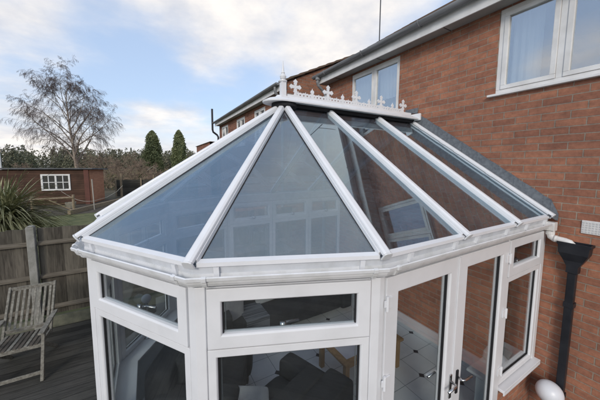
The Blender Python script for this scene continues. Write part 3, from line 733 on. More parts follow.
d3 = MB(); d3.tube([(-.93, 11.02, 5.65), (-.93, 11.02, 4.62), (-.90, 11.02, 4.50), (-.72, 10.98, 4.36), (-.68, 10.9, 4.25), (-.68, 10.9, .0)], .05, 10); hpart(d3, 'soil_pipe', M['black_pipe'], root=H2)
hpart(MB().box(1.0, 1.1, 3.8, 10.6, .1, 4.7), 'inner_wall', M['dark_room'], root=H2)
mast2 = hpart(mast, 'aerial_mast', M['tv_metal'], root=H2)
# house 3, a sliver beyond
H3 = empty('brick_house', (2, 15, 0), label='small sliver of low red brick extension furthest along the row', cat='house')
mb = MB(); wall_holes(mb, 'x', -.95, 11.4, 16, -.05, 4.05, [], .3); wall_holes(mb, 'y', 11.4, -.95, 4, -.05, 4.05, [], .3); hpart(mb, 'wall', M['brick2_x'], root=H3)
mb = MB(); tiles(mb, (-1.0, 4.03), .05, 4.5, 11.38, 16.1); hpart(mb, 'roof', M['roof_tile'], root=H3)

# ------------------------------------------------------------------ fence by the deck
F = empty('garden_fence', (-5, 3.0, 0), label='tall weathered feather edge timber fence with concrete posts at the back of the deck', cat='fence')
posts = [-7.80, -5.64, -3.50, -1.36]
random.seed(4)
def feather(mb, x0, x1, y, z0, z1, w=.105):
    x = x0
    while x < x1 - .02:
        xe = min(x + w, x1); dz = random.uniform(-.02, .008); t0 = .006; t1 = .017
        mb.add([(x, y, z0), (xe + .018, y - t1 * 0, z0), (xe + .018, y - .006, z0), (x, y - t1, z0), (x, y, z1 + dz), (xe + .018, y, z1 + dz), (xe + .018, y - .006, z1 + dz), (x, y - t1, z1 + dz)],
               [(0, 3, 2, 1), (4, 5, 6, 7), (0, 1, 5, 4), (3, 7, 6, 2), (0, 4, 7, 3), (1, 2, 6, 5)])
        x = xe
bnds = [-9.9] + posts + [.5]
for i in range(len(bnds) - 1):
    a, b = bnds[i] + .06, bnds[i + 1] - .06
    if b > -.65: b = -.65
    mb = MB(); feather(mb, a, b, 3.06, .20, 1.76)
    pn = hpart(mb, 'fence_panel', M['fence_board'], root=F)
    for z in (1.50, .915, .34):
        r = MB(); r.prism([(-.0, -.035), (.045, -.03), (.045, .0), (.0, .035)], (a, 3.042, z), (b, 3.042, z)); hpart(r, 'rail', M['fence_rail'], pn)
    g = MB(); g.box(a, b, 2.985, 3.03, -.04, .17); hpart(g, 'gravel_board', M['mossy'], pn, bevel=.004)
for x in posts:
    p = MB(); p.box(x - .052, x + .052, 2.945, 3.055, -.04, 1.80); p.prism([(-.052, 0), (.052, 0), (.03, .02), (-.03, .02)], (x, 2.945, 1.80), (x, 3.055, 1.80)); hpart(p, 'concrete_post', M['concrete'], root=F, bevel=.008)

# ------------------------------------------------------------------ folding garden chair
ch = empty('garden_chair', (-5.50, 2.0, 0), label='weathered wooden slatted garden chair on the dark deck by the fence', cat='chair')
def chp(mb, name, mat='teak', parent=None, **k):
    o = mb.build(name, M[mat], None, bevel=.004, **k); par = parent or ch; o.parent = par; o.matrix_basis = world_of(par).inverted() ; return o
xl, xr_ = -5.79, -5.225
# seat frame: front at y 1.64, back at y 2.12
sf = MB(); sf.beam((xl + .02, 1.655, .415), (xr_ - .02, 1.655, .415), .022, .05); sf.beam((xl + .02, 2.13, .39), (xr_ - .02, 2.13, .39), .022, .04)
for x in (xl + .035, xr_ - .035): sf.beam((x, 1.65, .412), (x, 2.14, .388), .022, .045)
chp(sf, 'seat_frame')
for k in range(9):
    x = xl + .068 + k * .053; s = MB(); s.beam((x, 1.640, .445), (x, 2.12, .42), .036, .012); chp(s, 'seat_slat', 'teak_dark' if k % 3 else 'teak')
for x in (xl, xr_):
    l = MB(); l.beam((x, 1.50, .0), (x, 1.69, .58), .034, .05, up=(0, 1, 0)); chp(l, 'front_leg')
    l = MB(); l.beam((x + (.03 if x < -5.5 else -.03), 1.78, .36), (x + (.03 if x < -5.5 else -.03), 2.28, .0), .026, .05, up=(0, 1, 0)); chp(l, 'rear_leg')
    a = MB(); a.beam((x, 1.58, .600), (x, 2.24, .610), .06, .024); chp(a, 'armrest')
    b = MB(); b.beam((x + (.03 if x < -5.5 else -.03), 2.06, .36), (x + (.03 if x < -5.5 else -.03), 2.46, 1.0), .028, .045, up=(0, 1, 0)); chp(b, 'back_frame')
st = MB(); st.beam((xl, 1.535, .10), (xr_, 1.535, .10), .022, .045); chp(st, 'stretcher')
dn = V((0, .40, .64)).normalized()
for t, w in ((.13, .05), (.72, .055)):
    c = V((0, 2.06, .36)) + dn * t; r = MB(); r.beam((xl + .045, c.y, c.z), (xr_ - .045, c.y, c.z), .022, w); chp(r, 'back_rail')
for k in range(8):
    x = xl + .078 + k * .0585; a = V((x, 2.06, .36)) + dn * .155; b = V((x, 2.06, .36)) + dn * .695
    r = MB(); r.beam(a, b, .03, .012, up=(0, 1, 0)); chp(r, 'back_slat')

# ------------------------------------------------------------------ globe by the downpipe
gb = empty('globe_light', (-.2, -2.05, 0), label='white globe garden light at the foot of the black downpipe', cat='garden light')
def ball(c, r, sz=1.0, seg=28):
    return [(max(.0005, r * math.sin(math.pi * k / 18)), c + sz * r * -math.cos(math.pi * k / 18)) for k in range(19)]
o = MB().lathe(ball(.40, .118)).build('globe', M['globe'], gb, smooth=True)
o = MB().lathe([(.07, .0), (.07, .02), (.022, .03), (.022, .27), (.05, .28), (.05, .30)]).build('post', M['black_pipe'], gb)

# ------------------------------------------------------------------ inside the conservatory
lamp = empty('table_lamp', (-3.985, .83, .60), label='white globe table lamp standing on the inner windowsill', cat='lamp')
MB().lathe(ball(.52, .058)).build('lamp_globe', M['globe_grey'], lamp, smooth=True)
MB().lathe([(.06, .0), (.06, .015), (.012, .03), (.010, .44), (.025, .45), (.025, .47)]).build('lamp_base', M['chrome'], lamp)
def soft_box(mb_name, x0, x1, y0, y1, z0, z1, mat, parent, r=.06, lv=2, rz=0, tilt=0):
    bm = bmesh.new(); bmesh.ops.create_cube(bm, size=1)
    bmesh.ops.bevel(bm, geom=bm.edges[:], offset=.15, segments=3, affect='EDGES', profile=.6)
    me = bpy.data.meshes.new(mb_name); 
    for v in bm.verts: v.co = V(((x0 + x1) / 2 + v.co.x * (x1 - x0), (y0 + y1) / 2 + v.co.y * (y1 - y0), (z0 + z1) / 2 + v.co.z * (z1 - z0)))
    bm.to_mesh(me); bm.free(); me.materials.append(mat)
    for p in me.polygons: p.use_smooth = True
    o = bpy.data.objects.new(mb_name, me); COL.objects.link(o); o.parent = parent
    s = o.modifiers.new('Sub', 'SUBSURF'); s.levels = lv; s.render_levels = lv
    return o
def armchair(loc, rz, label):
    a = empty('armchair', loc, rz, label=label, cat='armchair', group='dark armchairs inside the conservatory')
    soft_box('seat', -.34, .34, -.42, .30, .14, .36, M['sofa'], a); soft_box('seat_cushion', -.32, .32, -.43, .22, .35, .50, M['sofa'], a); soft_box('back_cushion', -.31, .31, .02, .22, .46, .88, M['sofa'], a); soft_box('backrest', -.46, .46, .18, .46, .14, .86, M['sofa'], a)
    for s in (-1, 1): soft_box('armrest', *sorted((s * .33, s * .52)), -.46, .36, .10, .66, M['sofa'], a)
    f = MB(); 
    for x in (-.4, .4):
        for y in (-.38, .38): f.box(x - .03, x + .03, y - .03, y + .03, 0, .12)
    f.build('feet', M['teak_dark'], a)
    return a
armchair((-3.42, -.05, .02), R(62), 'dark grey armchair facing inward beside the left bay windows')
armchair((-2.86, -.98, .02), R(200), 'dark grey armchair holding a pale cushion behind the front bay window')
cu = soft_box('cushion', -.23, .23, -.035, .035, -.11, .11, M['cushion'], None); cu.location = (-3.16, -.66, .57); cu.rotation_euler = (R(-82), R(10), R(-20)); tag(cu, 'pale grey cushion lying on the dark armchair behind the front bay window', 'cushion')
cu2 = soft_box('cushion', -.16, .16, -.045, .045, -.11, .11, M['cushion'], None); cu2.location = (-.42, -1.635, .65); cu2.rotation_euler = (R(-84), 0, R(8)); tag(cu2, 'grey cushion on the inner sill of the window nearest the house', 'cushion')
sf_ = empty('sofa', (-1.85, 1.18, .02), label='long dark sofa under the far side windows of the conservatory', cat='sofa')
soft_box('seat', -1.15, 1.15, -.48, .30, .14, .44, M['sofa'], sf_); soft_box('backrest', -1.15, 1.15, .20, .46, .14, .84, M['sofa'], sf_)
for sx_ in (-1, 1): soft_box('armrest', *sorted((sx_ * 1.04, sx_ * 1.26)), -.50, .42, .10, .62, M['sofa'], sf_)
for lx, ly, lz, ry, lab in ((-2.86, 1.0, .62, 20, 'pale square cushion at the left end of the far sofa'), (-2.15, 1.22, .66, -12, 'pale square cushion towards the middle of the far sofa')):
    q_ = soft_box('cushion', -.24, .24, -.07, .07, -.22, .22, M['cushion'], None); q_.location = (lx, ly, lz); q_.rotation_euler = (R(-24), R(ry), R(ry)); tag(q_, lab, 'cushion')
bl_ = MB(); bl_.box(-.19, .19, -.36, .12, 0, .012).box(-.19, .19, -.374, -.3605, -.22, .012); bo_ = bl_.build('blanket', M['blanket'], bevel=.004, label='grey folded blanket draped over the seat of the far sofa', cat='blanket'); bo_.location = (-2.50, 1.06, .462)
tb = empty('coffee_table', (-1.42, -.40, .02), label='light oak coffee table under a pale cloth inside the conservatory', cat='table')
for x in (-.46, .46):
    for y in (-.26, .26): MB().box(x - .03, x + .03, y - .03, y + .03, 0, .40).build('leg', M['oak'], tb, bevel=.004)
MB().box(-.52, .52, -.32, .32, .40, .435).build('table_top', M['oak'], tb, bevel=.005)
MB().box(-.46, .46, -.268, .268, .33, .398).build('apron', M['oak'], tb)
cl = empty('tablecloth', (-1.42, -.40, .458), label='pale cloth with a small dark print lying over the oak table', cat='tablecloth')
MB().box(-.44, .44, -.24, .24, 0, .006).build('cloth', M['cloth'], cl, bevel=.002)
pr = MB()
random.seed(2)
for k in range(12):
    x, y = random.uniform(-.38, .38), random.uniform(-.19, .19); r_ = random.uniform(.012, .03)
    pr.add([(x + r_ * math.cos(a * 1.05) * (1 + .4 * (a % 2)), y + r_ * math.sin(a * 1.05) * (1 + .4 * (a % 2)), .0095) for a in range(6)], [(0, 1, 2, 3, 4, 5)])
pr.build('print', M['cloth_print'], cl)

# ------------------------------------------------------------------ spiky plant
def spiky(loc, label):
    root = empty('cordyline', loc, label=label, cat='plant'); random.seed(8)
    mb = MB()
    for k in range(1100):
        ph = random.uniform(0, 2 * math.pi); el = math.asin(random.uniform(-.35, 1.0)); L = random.uniform(1.0, 1.75); w = random.uniform(.012, .024)
        d = V((math.cos(ph) * math.cos(el), math.sin(ph) * math.cos(el), math.sin(el))); side = d.cross(V((0, 0, 1))).normalized()
        p = V((random.uniform(-.12, .12), random.uniform(-.12, .12), random.uniform(1.25, 1.75))); pts = []
        droop = random.uniform(.25, .9)
        for j in range(6):
            t = j / 5; q = p + d * L * t - V((0, 0, 1)) * droop * (L * t) ** 2 * .5; ww = w * (1 - t ** 2.2) + .001; pts.append((q - side * ww, q + side * ww + V((0, 0, .006))))
        vs = [v for pr_ in pts for v in pr_]; mb.add(vs, [(2 * j, 2 * j + 1, 2 * j + 3, 2 * j + 2) for j in range(5)])
    mb.build('leaves', M['spiky'], root)
    MB().tube([(0, 0, 0), (.03, 0, .5), (0, .02, 1.2)], [.1, .08, .09], 10).build('trunk', M['bark_birch'], root)
spiky((-7.15, 6.6, -.03), 'spiky strap leaved cordyline spilling over the garden behind the fence')

# ------------------------------------------------------------------ shed
S = empty('garden_shed', (-8.98, 21.86, 0), R(-11), label='long dark red timber shed with a white multi pane window and flat felt roof', cat='shed')
sd, sh = 2.6, 2.42
mb = MB(); wall_holes(mb, 'y', -.9, -3.6, 1.62, 0, sh, [(-1.05, .55, 1.02, 2.12)], .08)
mb.build('wall', M['shed_wood'], S)
MB().box(1.63, 1.70, -.9, -.9 + sd, 0, sh).build('side_wall', M['shed_ply'], S)
MB().box(-3.6, -3.53, -.8, 1.5, 0, sh).build('side_wall', M['shed_wood'], S); MB().box(-3.5, 1.6, 1.5, 1.6, 0, sh).build('back_wall', M['shed_wood'], S)
MB().add([(-3.8, -1.1, sh + .05), (1.95, -1.1, sh + .05), (1.95, 1.9, sh - .03), (-3.8, 1.9, sh - .03), (-3.8, -1.1, sh + .14), (1.95, -1.1, sh + .14), (1.95, 1.9, sh + .06), (-3.8, 1.9, sh + .06)], [(0, 1, 2, 3), (4, 7, 6, 5), (0, 4, 5, 1), (3, 2, 6, 7), (0, 3, 7, 4), (1, 5, 6, 2)]).build('roof', M['felt'], S)
wf = MB(); rect_frame(wf, -1.06, .56, 1.01, 2.13, .10, -.955, -.84); wf.box(-.30, -.20, -.955, -.84, 1.12, 2.02)
for x in (-.65, .15): wf.box(x - .022, x + .022, -.95, -.85, 1.12, 2.02)
for a, b in ((-.95, -.675), (-.625, -.305), (-.195, .125), (.175, .45)): wf.box(a, b, -.948, -.852, 1.55, 1.59)
wo = wf.build('window', M['white_paint'], S)
MB().box(-.95, .45, -.89, -.885, 1.12, 2.02).build('pane', M['pane_dark'], wo)
MB().box(1.38, 1.66, -.99, -.93, -.02, sh + .02).build('door', M['shed_door'], S, label='lighter red narrow door board at the shed corner')

# planter, rails, sleepers
pl = empty('stone_planter', (-8.35, 19.2, -.02), label='small square stone planter in front of the shed', cat='planter')
m = MB(); m.add([(-.18, -.14, 0), (.18, -.14, 0), (.18, .14, 0), (-.18, .14, 0), (-.26, -.2, .36), (.26, -.2, .36), (.26, .2, .36), (-.26, .2, .36), (-.2, -.14, .36), (.2, -.14, .36), (.2, .14, .36), (-.2, .14, .36), (-.19, -.13, .28), (.19, -.13, .28), (.19, .13, .28), (-.19, .13, .28)],
      [(0, 1, 2, 3)] + [(a, (a + 1) % 4, 4 + (a + 1) % 4, 4 + a) for a in range(4)] + [(4 + a, 4 + (a + 1) % 4, 8 + (a + 1) % 4, 8 + a) for a in range(4)] + [(8 + a, 8 + (a + 1) % 4, 12 + (a + 1) % 4, 12 + a) for a in range(4)] + [(12, 13, 14, 15)])
m.build('trough', M['stone'], pl)
rf = empty('rail_fence', (-9, 17.0, 0), label='low rustic post and rail fence on the lawn before the shed', cat='fence')
for x, y in ((-7.75, 16.8), (-9.55, 16.9), (-11.3, 17.0)): hpart(MB().tube([(x, y, -.04), (x + .02, y, 1.05)], .065, 8), 'post', M['timber'], root=rf)
hpart(MB().tube([(-7.7, 16.74, .90), (-9.6, 16.84, .86), (-11.4, 16.94, .80)], .05, 8), 'rail', M['timber'], root=rf)
hpart(MB().tube([(-7.75, 16.72, .12), (-8.8, 16.80, .80)], .035, 8), 'brace', M['timber'], root=rf)
sl = empty('sleeper_edging', (-6.8, 18, 0), label='line of timber sleepers edging the raised bed right of the shed', cat='edging')
for a, b in (((-7.85, 16.2), (-7.0, 18.2)), ((-7.0, 18.25), (-6.15, 20.3)), ((-6.15, 20.35), (-5.2, 22.6))):
    hpart(MB().beam((*a, .10), (*b, .10), .16, .24), 'sleeper', M['timber'], root=sl)
lp = empty('line_post', (-6.9, 17.6, 0), label='thin pole holding the slack rope in the garden', cat='post')
hpart(MB().tube([(-6.9, 17.6, -.04), (-6.93, 17.6, 1.9)], .03, 8), 'pole', M['rope'], root=lp)
rp = []
for k in range(13):
    t = k / 12; rp.append((-8.6 + 1.75 * t, 18.4 - .8 * t, 1.15 - .62 * t - .25 * math.sin(math.pi * t)))
ro = MB().tube(rp, .010, 6).tube([(-6.85, 17.6, .55), (-6.3, 18.2, .66), (-5.8, 19.0, .95), (-5.5, 19.6, 1.30)], [.010, .012, .012, .012], 6)
ro.build('rope', M['rope'], label='slack pale rope strung across the garden in front of the shed', cat='rope')
# far fence with posts
BF = empty('garden_fence', (-3, 25, 0), label='low dark grey fence along the far end of the garden beside the shed', cat='fence')
for i in range(5):
    x0 = -6.35 + i * 1.9; hpart(MB().box(x0 + .05, x0 + 1.85, 24.9 - i * .25, 24.95 - i * .25, 0, 1.45), 'fence_panel', planks('far_board%d' % i, (.045, .042, .036), (.085, .08, .068), along='x', across='z', width=.18, gap=.08) if i == 0 else bpy.data.materials['far_board0'], root=BF)
    hpart(MB().box(x0 - .06, x0 + .05, 24.8 - i * .25, 24.92 - i * .25, 0, 1.6), 'fence_post', M['timber'], root=BF)
hpart(MB().box(-5.95, -5.80, 23.6, 23.75, -.02, 2.05), 'fence_post', M['timber'], root=BF)
bt_ = empty('bird_table', (-3.45, 25.2, 0), label='wooden bird table with a pale pitched roof on a post before the bushes', cat='bird table')
m = MB().box(-.05, .05, -.05, .05, 0, 2.0); m.build('post', M['timber'], bt_)
MB().box(-.32, .32, -.22, .22, 2.0, 2.05).build('tray', M['timber'], bt_)
for s in (-1, 1):
    m = MB().prism([(-.24, 0), (.24, 0), (.24, .03), (-.24, .03)], (s * .42, 0, 2.28), (0, 0, 2.62)); m.build('roof', M['stone'], bt_)
    MB().box(s * .26 - .02, s * .26 + .02, -.18, .18, 2.05, 2.36).build('support', M['timber'], bt_)
# pale slender post behind shed
sp = empty('nest_box_pole', (-16.2, 33.5, 0), label='thin pale pole standing behind the shed roof', cat='pole')
MB().tube([(0, 0, 0), (0, 0, 4.0)], .07, 8).build('pole', M['white_paint'], sp)
MB().box(-.16, .16, -.12, .12, 3.9, 4.25).build('nest_box', M['stone'], sp)

# ------------------------------------------------------------------ trees
def branch_tree(root, seed, height, trunk_r, spread, levels=4, nb=(9, 6, 6, 5), droop=.5, mat_t='bark_birch', mat_b='twig', up0=.25, twig_r=.008, leaning=0, lenf=.42):
    rnd = random.Random(seed); T = MB(); B = MB(); F_ = MB()
    def curve(p, d, L, n, dr, wob):
        pts = [p.copy()]; q = p.copy(); dd = d.copy()
        for i in range(n):
            dd = (dd + V((rnd.gauss(0, wob), rnd.gauss(0, wob), rnd.gauss(0, wob))) - V((0, 0, 1)) * dr / n).normalized(); q = q + dd * L / n; pts.append(q.copy())
        return pts
    def rec(p, d, L, r, lv):
        n = 6 if lv == 0 else 5 if lv < 3 else 3
        dr = 0 if lv == 0 else droop * (.15, .3, 1.0, 2.2, 2.2)[min(lv, 4)]
        pts = curve(p, d, L, n, dr, .05 if lv == 0 else .13)
        rad = [max(twig_r * .7, r * (1 - .85 * i / n)) for i in range(n + 1)]
        (T if lv == 0 else B if lv < 3 else F_).tube(pts, rad, 8 if lv == 0 else 5 if lv == 1 else 3, cap=False)
        if lv >= levels: return
        k = nb[lv]
        for j in range(k):
            t = (up0 + (1 - up0) * (j + rnd.random() * .8) / k) if lv == 0 else (.2 + .8 * (j + rnd.random()) / k)
            t = min(t, .995); i = min(int(t * n), n - 1); f = t * n - i; q = pts[i].lerp(pts[i + 1], f); td = (pts[i + 1] - pts[i]).normalized()
            ph = rnd.uniform(0, 6.283) if lv else (j * 2.4 + rnd.uniform(-.4, .4))
            a = td.orthogonal().normalized(); b = td.cross(a); ang = R(rnd.uniform(28, 55)) if lv else R(rnd.uniform(34, 62) * (1.12 - .5 * t))
            nd = (td * math.cos(ang) + (a * math.cos(ph) + b * math.sin(ph)) * math.sin(ang)).normalized()
            l2 = L * (lenf * spread * (1.15 - .6 * t) if lv == 0 else rnd.uniform(.38, .62) * (1.1 - .5 * t))
            rec(q, nd, l2, max(twig_r, rad[i] * (.5 if lv == 0 else .5)), lv + 1)
    rec(V((0, 0, 0)), V((leaning, 0, 1)).normalized(), height, trunk_r, 0)
    T.build('trunk', M[mat_t], root, smooth=True); B.build('limbs', M[mat_t if mat_t == 'bark_birch' else mat_b], root, smooth=True); F_.build('twigs', M[mat_b], root)
bt = empty('birch_tree', (-11.2, 38.2, 0), label='large bare drooping birch with a pale trunk rising behind the shed', cat='tree')
branch_tree(bt, 11, 15.0, .34, 1.22, levels=4, nb=(22, 10, 9, 9), droop=.55, up0=.24, twig_r=.0105, lenf=.5); bt.scale = (.67, .67, .76)
b2 = empty('birch_tree', (-26.4, 47, 0), label='slim pale trunked birch at the left edge beyond the garden', cat='tree')
branch_tree(b2, 5, 7.5, .22, 1.2, levels=3, nb=(9, 6, 6), droop=.6, up0=.5, twig_r=.014)
random.seed(21)
bush_spots = [(-7.9, 33, 4.4), (-6.4, 30.5, 4.0), (-4.9, 29.0, 3.6), (-3.6, 30.2, 3.3), (-9.6, 35, 4.4), (-5.6, 34, 4.8), (-3.4, 27.6, 2.8), (-12.9, 27, 3.2), (-15.2, 26.5, 3.3), (-2.2, 29.5, 2.9), (-.9, 31, 3.0), (-17.5, 30, 4.2)]
plc = ['tall bare brown bush right behind the shed', 'bare brown bush just right of the shed roof', 'dense bare bush left of the bird table', 'bare bush behind the bird table', 'tall bare bush beneath the birch branches', 'tallest bare shrub at the back between shed and conifers', 'short bare twiggy bush beside the bird table', 'bare bush behind the left half of the shed', 'bare bush behind the shed above the spiky plant', 'low bare bush before the left conifer', 'low bare bush between the two conifers', 'bare bush at the far left beyond the shed']
for i, (x, y, h) in enumerate(bush_spots):
    o = empty('bare_bush', (x, y, 0), label=plc[i], cat='bush', group='bare bushes beyond the garden')
    branch_tree(o, 40 + i, h * .66, .06, 1.5, levels=3, nb=(14, 8, 7), droop=.1, mat_t='twig_brown', mat_b='twig_brown', up0=.05, twig_r=.011, lenf=.5)
def leaf_card(mb, p, s, rnd):
    a = V((rnd.gauss(0, 1), rnd.gauss(0, 1), rnd.gauss(0, .6))).normalized(); b = a.orthogonal().normalized()
    c = a.cross(b); mb.add([p - b * s, p + c * s * .5, p + b * s, p - c * s * .5], [(0, 1, 2, 3)])
def conifer(loc, h, r, seed, label):
    o = empty('conifer_tree', loc, label=label, cat='tree', group='columnar conifers beyond the garden'); rnd = random.Random(seed); mb = MB()
    for k in range(9000):
        t = rnd.random() ** .8; z = .4 + t * (h - .4); prof = math.sqrt(max(0, 1 - ((t - .30) / .70) ** 2)) if t > .30 else 1.0; prof *= 1.08 - .25 * t
        ph = rnd.uniform(0, 6.283); lump = 1 + .14 * math.sin(ph * 3 + z * 1.3) + .10 * math.sin(ph * 5 - z * 2.1)
        rr = r * prof * lump * (rnd.uniform(.6, 1.02) if rnd.random() < .9 else rnd.uniform(1.0, 1.2)); leaf_card(mb, V((math.cos(ph) * rr, math.sin(ph) * rr, z + rnd.uniform(0, .15))), rnd.uniform(.09, .2), rnd)
    mb.build('crown', M['conifer'], o); MB().tube([(0, 0, 0), (0, 0, h * .9)], [.2, .03], 8).build('trunk', M['twig'], o)
conifer((-2.95, 49.0, 0), 8.4, 1.42, 3, 'taller left dark columnar conifer above the bird table')
conifer((1.0, 46.7, 0), 8.5, 1.18, 4, 'right slimmer dark conifer beside the conservatory roof')
# distant wood
rnd = random.Random(9); mb = MB()
for k in range(800):
    a = rnd.uniform(-1, 1); D = rnd.uniform(120, 165)
    ang = R(97 + 33 * a); x = -3.9 + math.cos(ang) * D; y = -3 + math.sin(ang) * D; h = rnd.uniform(5.6, 10.4) * D / 150; r = rnd.uniform(1.0, 2.1)
    pine = rnd.random() < .6
    for q in range(130):
        t = rnd.random(); z = h * (.05 + .95 * t); rr = r * (1 - t * .85) if pine else r * 1.2 * math.sqrt(max(.02, 1 - (2 * t - 1) ** 2)); ph = rnd.uniform(0, 6.283)
        leaf_card(mb, V((x + math.cos(ph) * rr, y + math.sin(ph) * rr, z)), rnd.uniform(.22, .5), rnd)
mb.build('distant_wood', M['forest'], label='dark line of mixed trees along the horizon behind the gardens', cat='wood', kind='stuff')
# low scrub between garden and wood
mb = MB()
for k in range(15000):
    y = rnd.uniform(32, 118); x = rnd.uniform(-.75 * y - 8, .28 * y); z = rnd.random() ** 1.6 * (.55 + .8 * (math.sin(x * .35) * math.sin(y * .21) * .5 + .5)); leaf_card(mb, V((x, y, z)), rnd.uniform(.2, .5), rnd)
mb.build('scrub', plain('scrub_leaf', (.17, .13, .085), (.12, .125, .06), rough=.95, scale=.15, world=True), label='low brown and green scrub covering the ground before the distant wood', cat='undergrowth', kind='stuff')

# ------------------------------------------------------------------ sky and light
world = bpy.data.worlds.new('World'); sc.world = world; world.use_nodes = True
nt = world.node_tree; nt.nodes.clear(); L = nt.links
out = nt.nodes.new('ShaderNodeOutputWorld'); bg = nt.nodes.new('ShaderNodeBackground'); L.new(bg.outputs[0], out.inputs[0])
SUN_EL, SUN_AZ = R(26), R(222)          # azimuth clockwise from +Y
sky = nt.nodes.new('ShaderNodeTexSky'); sky.sky_type = 'NISHITA'; sky.sun_disc = False; sky.sun_elevation = SUN_EL; sky.sun_rotation = SUN_AZ
sky.air_density = 1.0; sky.dust_density = 1.2; sky.ozone_density = 1.5
tc = nt.nodes.new('ShaderNodeTexCoord'); sep = nt.nodes.new('ShaderNodeSeparateXYZ'); L.new(tc.outputs['Generated'], sep.inputs[0])
# project the view direction on a cloud layer
zz = nt.nodes.new('ShaderNodeMath'); zz.operation = 'MAXIMUM'; L.new(sep.outputs['Z'], zz.inputs[0]); zz.inputs[1].default_value = .0
za = nt.nodes.new('ShaderNodeMath'); za.operation = 'ADD'; L.new(zz.outputs[0], za.inputs[0]); za.inputs[1].default_value = .22
dv = nt.nodes.new('ShaderNodeVectorMath'); dv.operation = 'SCALE'
rec = nt.nodes.new('ShaderNodeMath'); rec.operation = 'DIVIDE'; rec.inputs[0].default_value = 1; L.new(za.outputs[0], rec.inputs[1])
L.new(tc.outputs['Generated'], dv.inputs[0]); L.new(rec.outputs[0], dv.inputs['Scale'])
mp = nt.nodes.new('ShaderNodeMapping'); mp.inputs['Location'].default_value = (3.1, 1.7, 0); mp.inputs['Scale'].default_value = (1, 1, 1.6); L.new(dv.outputs[0], mp.inputs['Vector'])
n1 = noise(nt, mp.outputs[0], 1.35, 7, .55); n2 = noise(nt, mp.outputs[0], 2.6, 6, .6)
def blob(azim, elev, size, amp):
    """cloud bank around a sky direction (azimuth clockwise from +Y)"""
    d = V((math.sin(R(azim)) * math.cos(R(elev)), math.cos(R(azim)) * math.cos(R(elev)), math.sin(R(elev))))
    dt = nt.nodes.new('ShaderNodeVectorMath'); dt.operation = 'DOT_PRODUCT'; L.new(tc.outputs['Generated'], dt.inputs[0]); dt.inputs[1].default_value = d
    mr = nt.nodes.new('ShaderNodeMapRange'); mr.interpolation_type = 'SMOOTHSTEP'
    mr.inputs['From Min'].default_value = math.cos(R(size)); mr.inputs['From Max'].default_value = 1; mr.inputs['To Min'].default_value = 0; mr.inputs['To Max'].default_value = amp
    L.new(dt.outputs['Value'], mr.inputs['Value']); return mr.outputs[0]
def add(a, b):
    n = nt.nodes.new('ShaderNodeMath'); n.operation = 'ADD'; L.new(a, n.inputs[0]); L.new(b, n.inputs[1]); return n.outputs[0]
dens = n1.outputs[0]
BL = [(10, 30, 15, .24), (30, 29, 15, .22), (44, 22, 16, .30), (-17, 25, 9, .26), (-25, 3, 24, .24), (4, 7, 10, .22), (70, 74, 34, .22), (55, 42, 18, .34), (200, 50, 60, .14), (-76, 13, 9, .24), (2, 17, 8, -.10), (-22, 42, 20, -.30), (22, 15, 7, -.06)]
for b in BL: dens = add(dens, blob(*b))
cm = ramp(nt, [(.46, (0, 0, 0)), (.86, (1, 1, 1))], dens); cm.color_ramp.interpolation = 'EASE'
cc = ramp(nt, [(.36, (4.0, 4.1, 4.45)), (.66, (6.0, 5.7, 5.4))], n2.outputs[0])
lowmask = nt.nodes.new('ShaderNodeMapRange'); lowmask.inputs['From Min'].default_value = 0; lowmask.inputs['From Max'].default_value = .16; lowmask.inputs['To Min'].default_value = 1; lowmask.inputs['To Max'].default_value = 0; L.new(sep.outputs['Z'], lowmask.inputs['Value'])
base = nt.nodes.new('ShaderNodeMix'); base.data_type = 'RGBA'; base.inputs[0].default_value = .62
L.new(sky.outputs[0], base.inputs[6]); base.inputs[7].default_value = (3.3, 4.1, 5.5, 1)
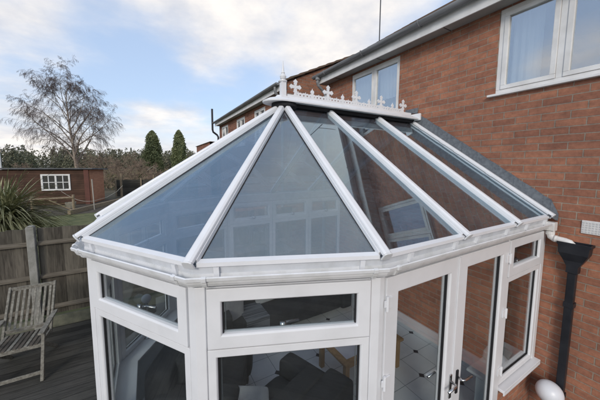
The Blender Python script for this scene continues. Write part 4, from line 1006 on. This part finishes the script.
hz = nt.nodes.new('ShaderNodeMix'); hz.data_type = 'RGBA'; mlt = nt.nodes.new('ShaderNodeMath'); mlt.operation = 'MULTIPLY'; L.new(lowmask.outputs[0], mlt.inputs[0]); mlt.inputs[1].default_value = .8
L.new(mlt.outputs[0], hz.inputs[0]); L.new(base.outputs[2], hz.inputs[6]); hz.inputs[7].default_value = (5.6, 5.3, 5.25, 1)
mx = nt.nodes.new('ShaderNodeMix'); mx.data_type = 'RGBA'; L.new(cm.outputs[0], mx.inputs[0]); L.new(hz.outputs[2], mx.inputs[6]); L.new(cc.outputs[0], mx.inputs[7])
L.new(mx.outputs[2], bg.inputs[0]); bg.inputs[1].default_value = .125
sun = bpy.data.lights.new('sun', 'SUN'); sun.energy = 1.1; sun.angle = R(14); sun.color = (1, .93, .84)
so = bpy.data.objects.new('sun', sun); COL.objects.link(so)
sd_ = V((math.sin(SUN_AZ) * math.cos(SUN_EL), math.cos(SUN_AZ) * math.cos(SUN_EL), math.sin(SUN_EL)))
so.rotation_euler = sd_.to_track_quat('Z', 'Y').to_euler()

# ------------------------------------------------------------------ camera
cam = bpy.data.cameras.new('camera'); co = bpy.data.objects.new('camera', cam); COL.objects.link(co); sc.camera = co
yaw, pitch, roll = 0.5215571728, 0.0955691690, 0.0047893950
Fw = V((math.sin(yaw) * math.cos(pitch), math.cos(yaw) * math.cos(pitch), -math.sin(pitch)))
Rt = Fw.cross(V((0, 0, 1))).normalized(); Up = Rt.cross(Fw)
R2 = Rt * math.cos(roll) + Up * math.sin(roll); U2 = -Rt * math.sin(roll) + Up * math.cos(roll)
m = Matrix((R2, U2, -Fw)).transposed().to_4x4(); m.translation = V((-3.89993, -2.97092, 2.86115)); co.matrix_world = m
cam.sensor_width = 36; cam.lens = 262.4469 / 600 * 36; cam.shift_x = 1.5072 / 600; cam.shift_y = -10.1855 / 600
cam.clip_start = .05; cam.clip_end = 3000
sc.view_settings.view_transform = 'Standard'; sc.view_settings.look = 'None'; sc.view_settings.gamma = 1; sc.view_settings.exposure = .54
sc.view_settings.use_curve_mapping = False
sc.cycles.max_bounces = 10; sc.cycles.transparent_max_bounces = 24; sc.cycles.glossy_bounces = 5
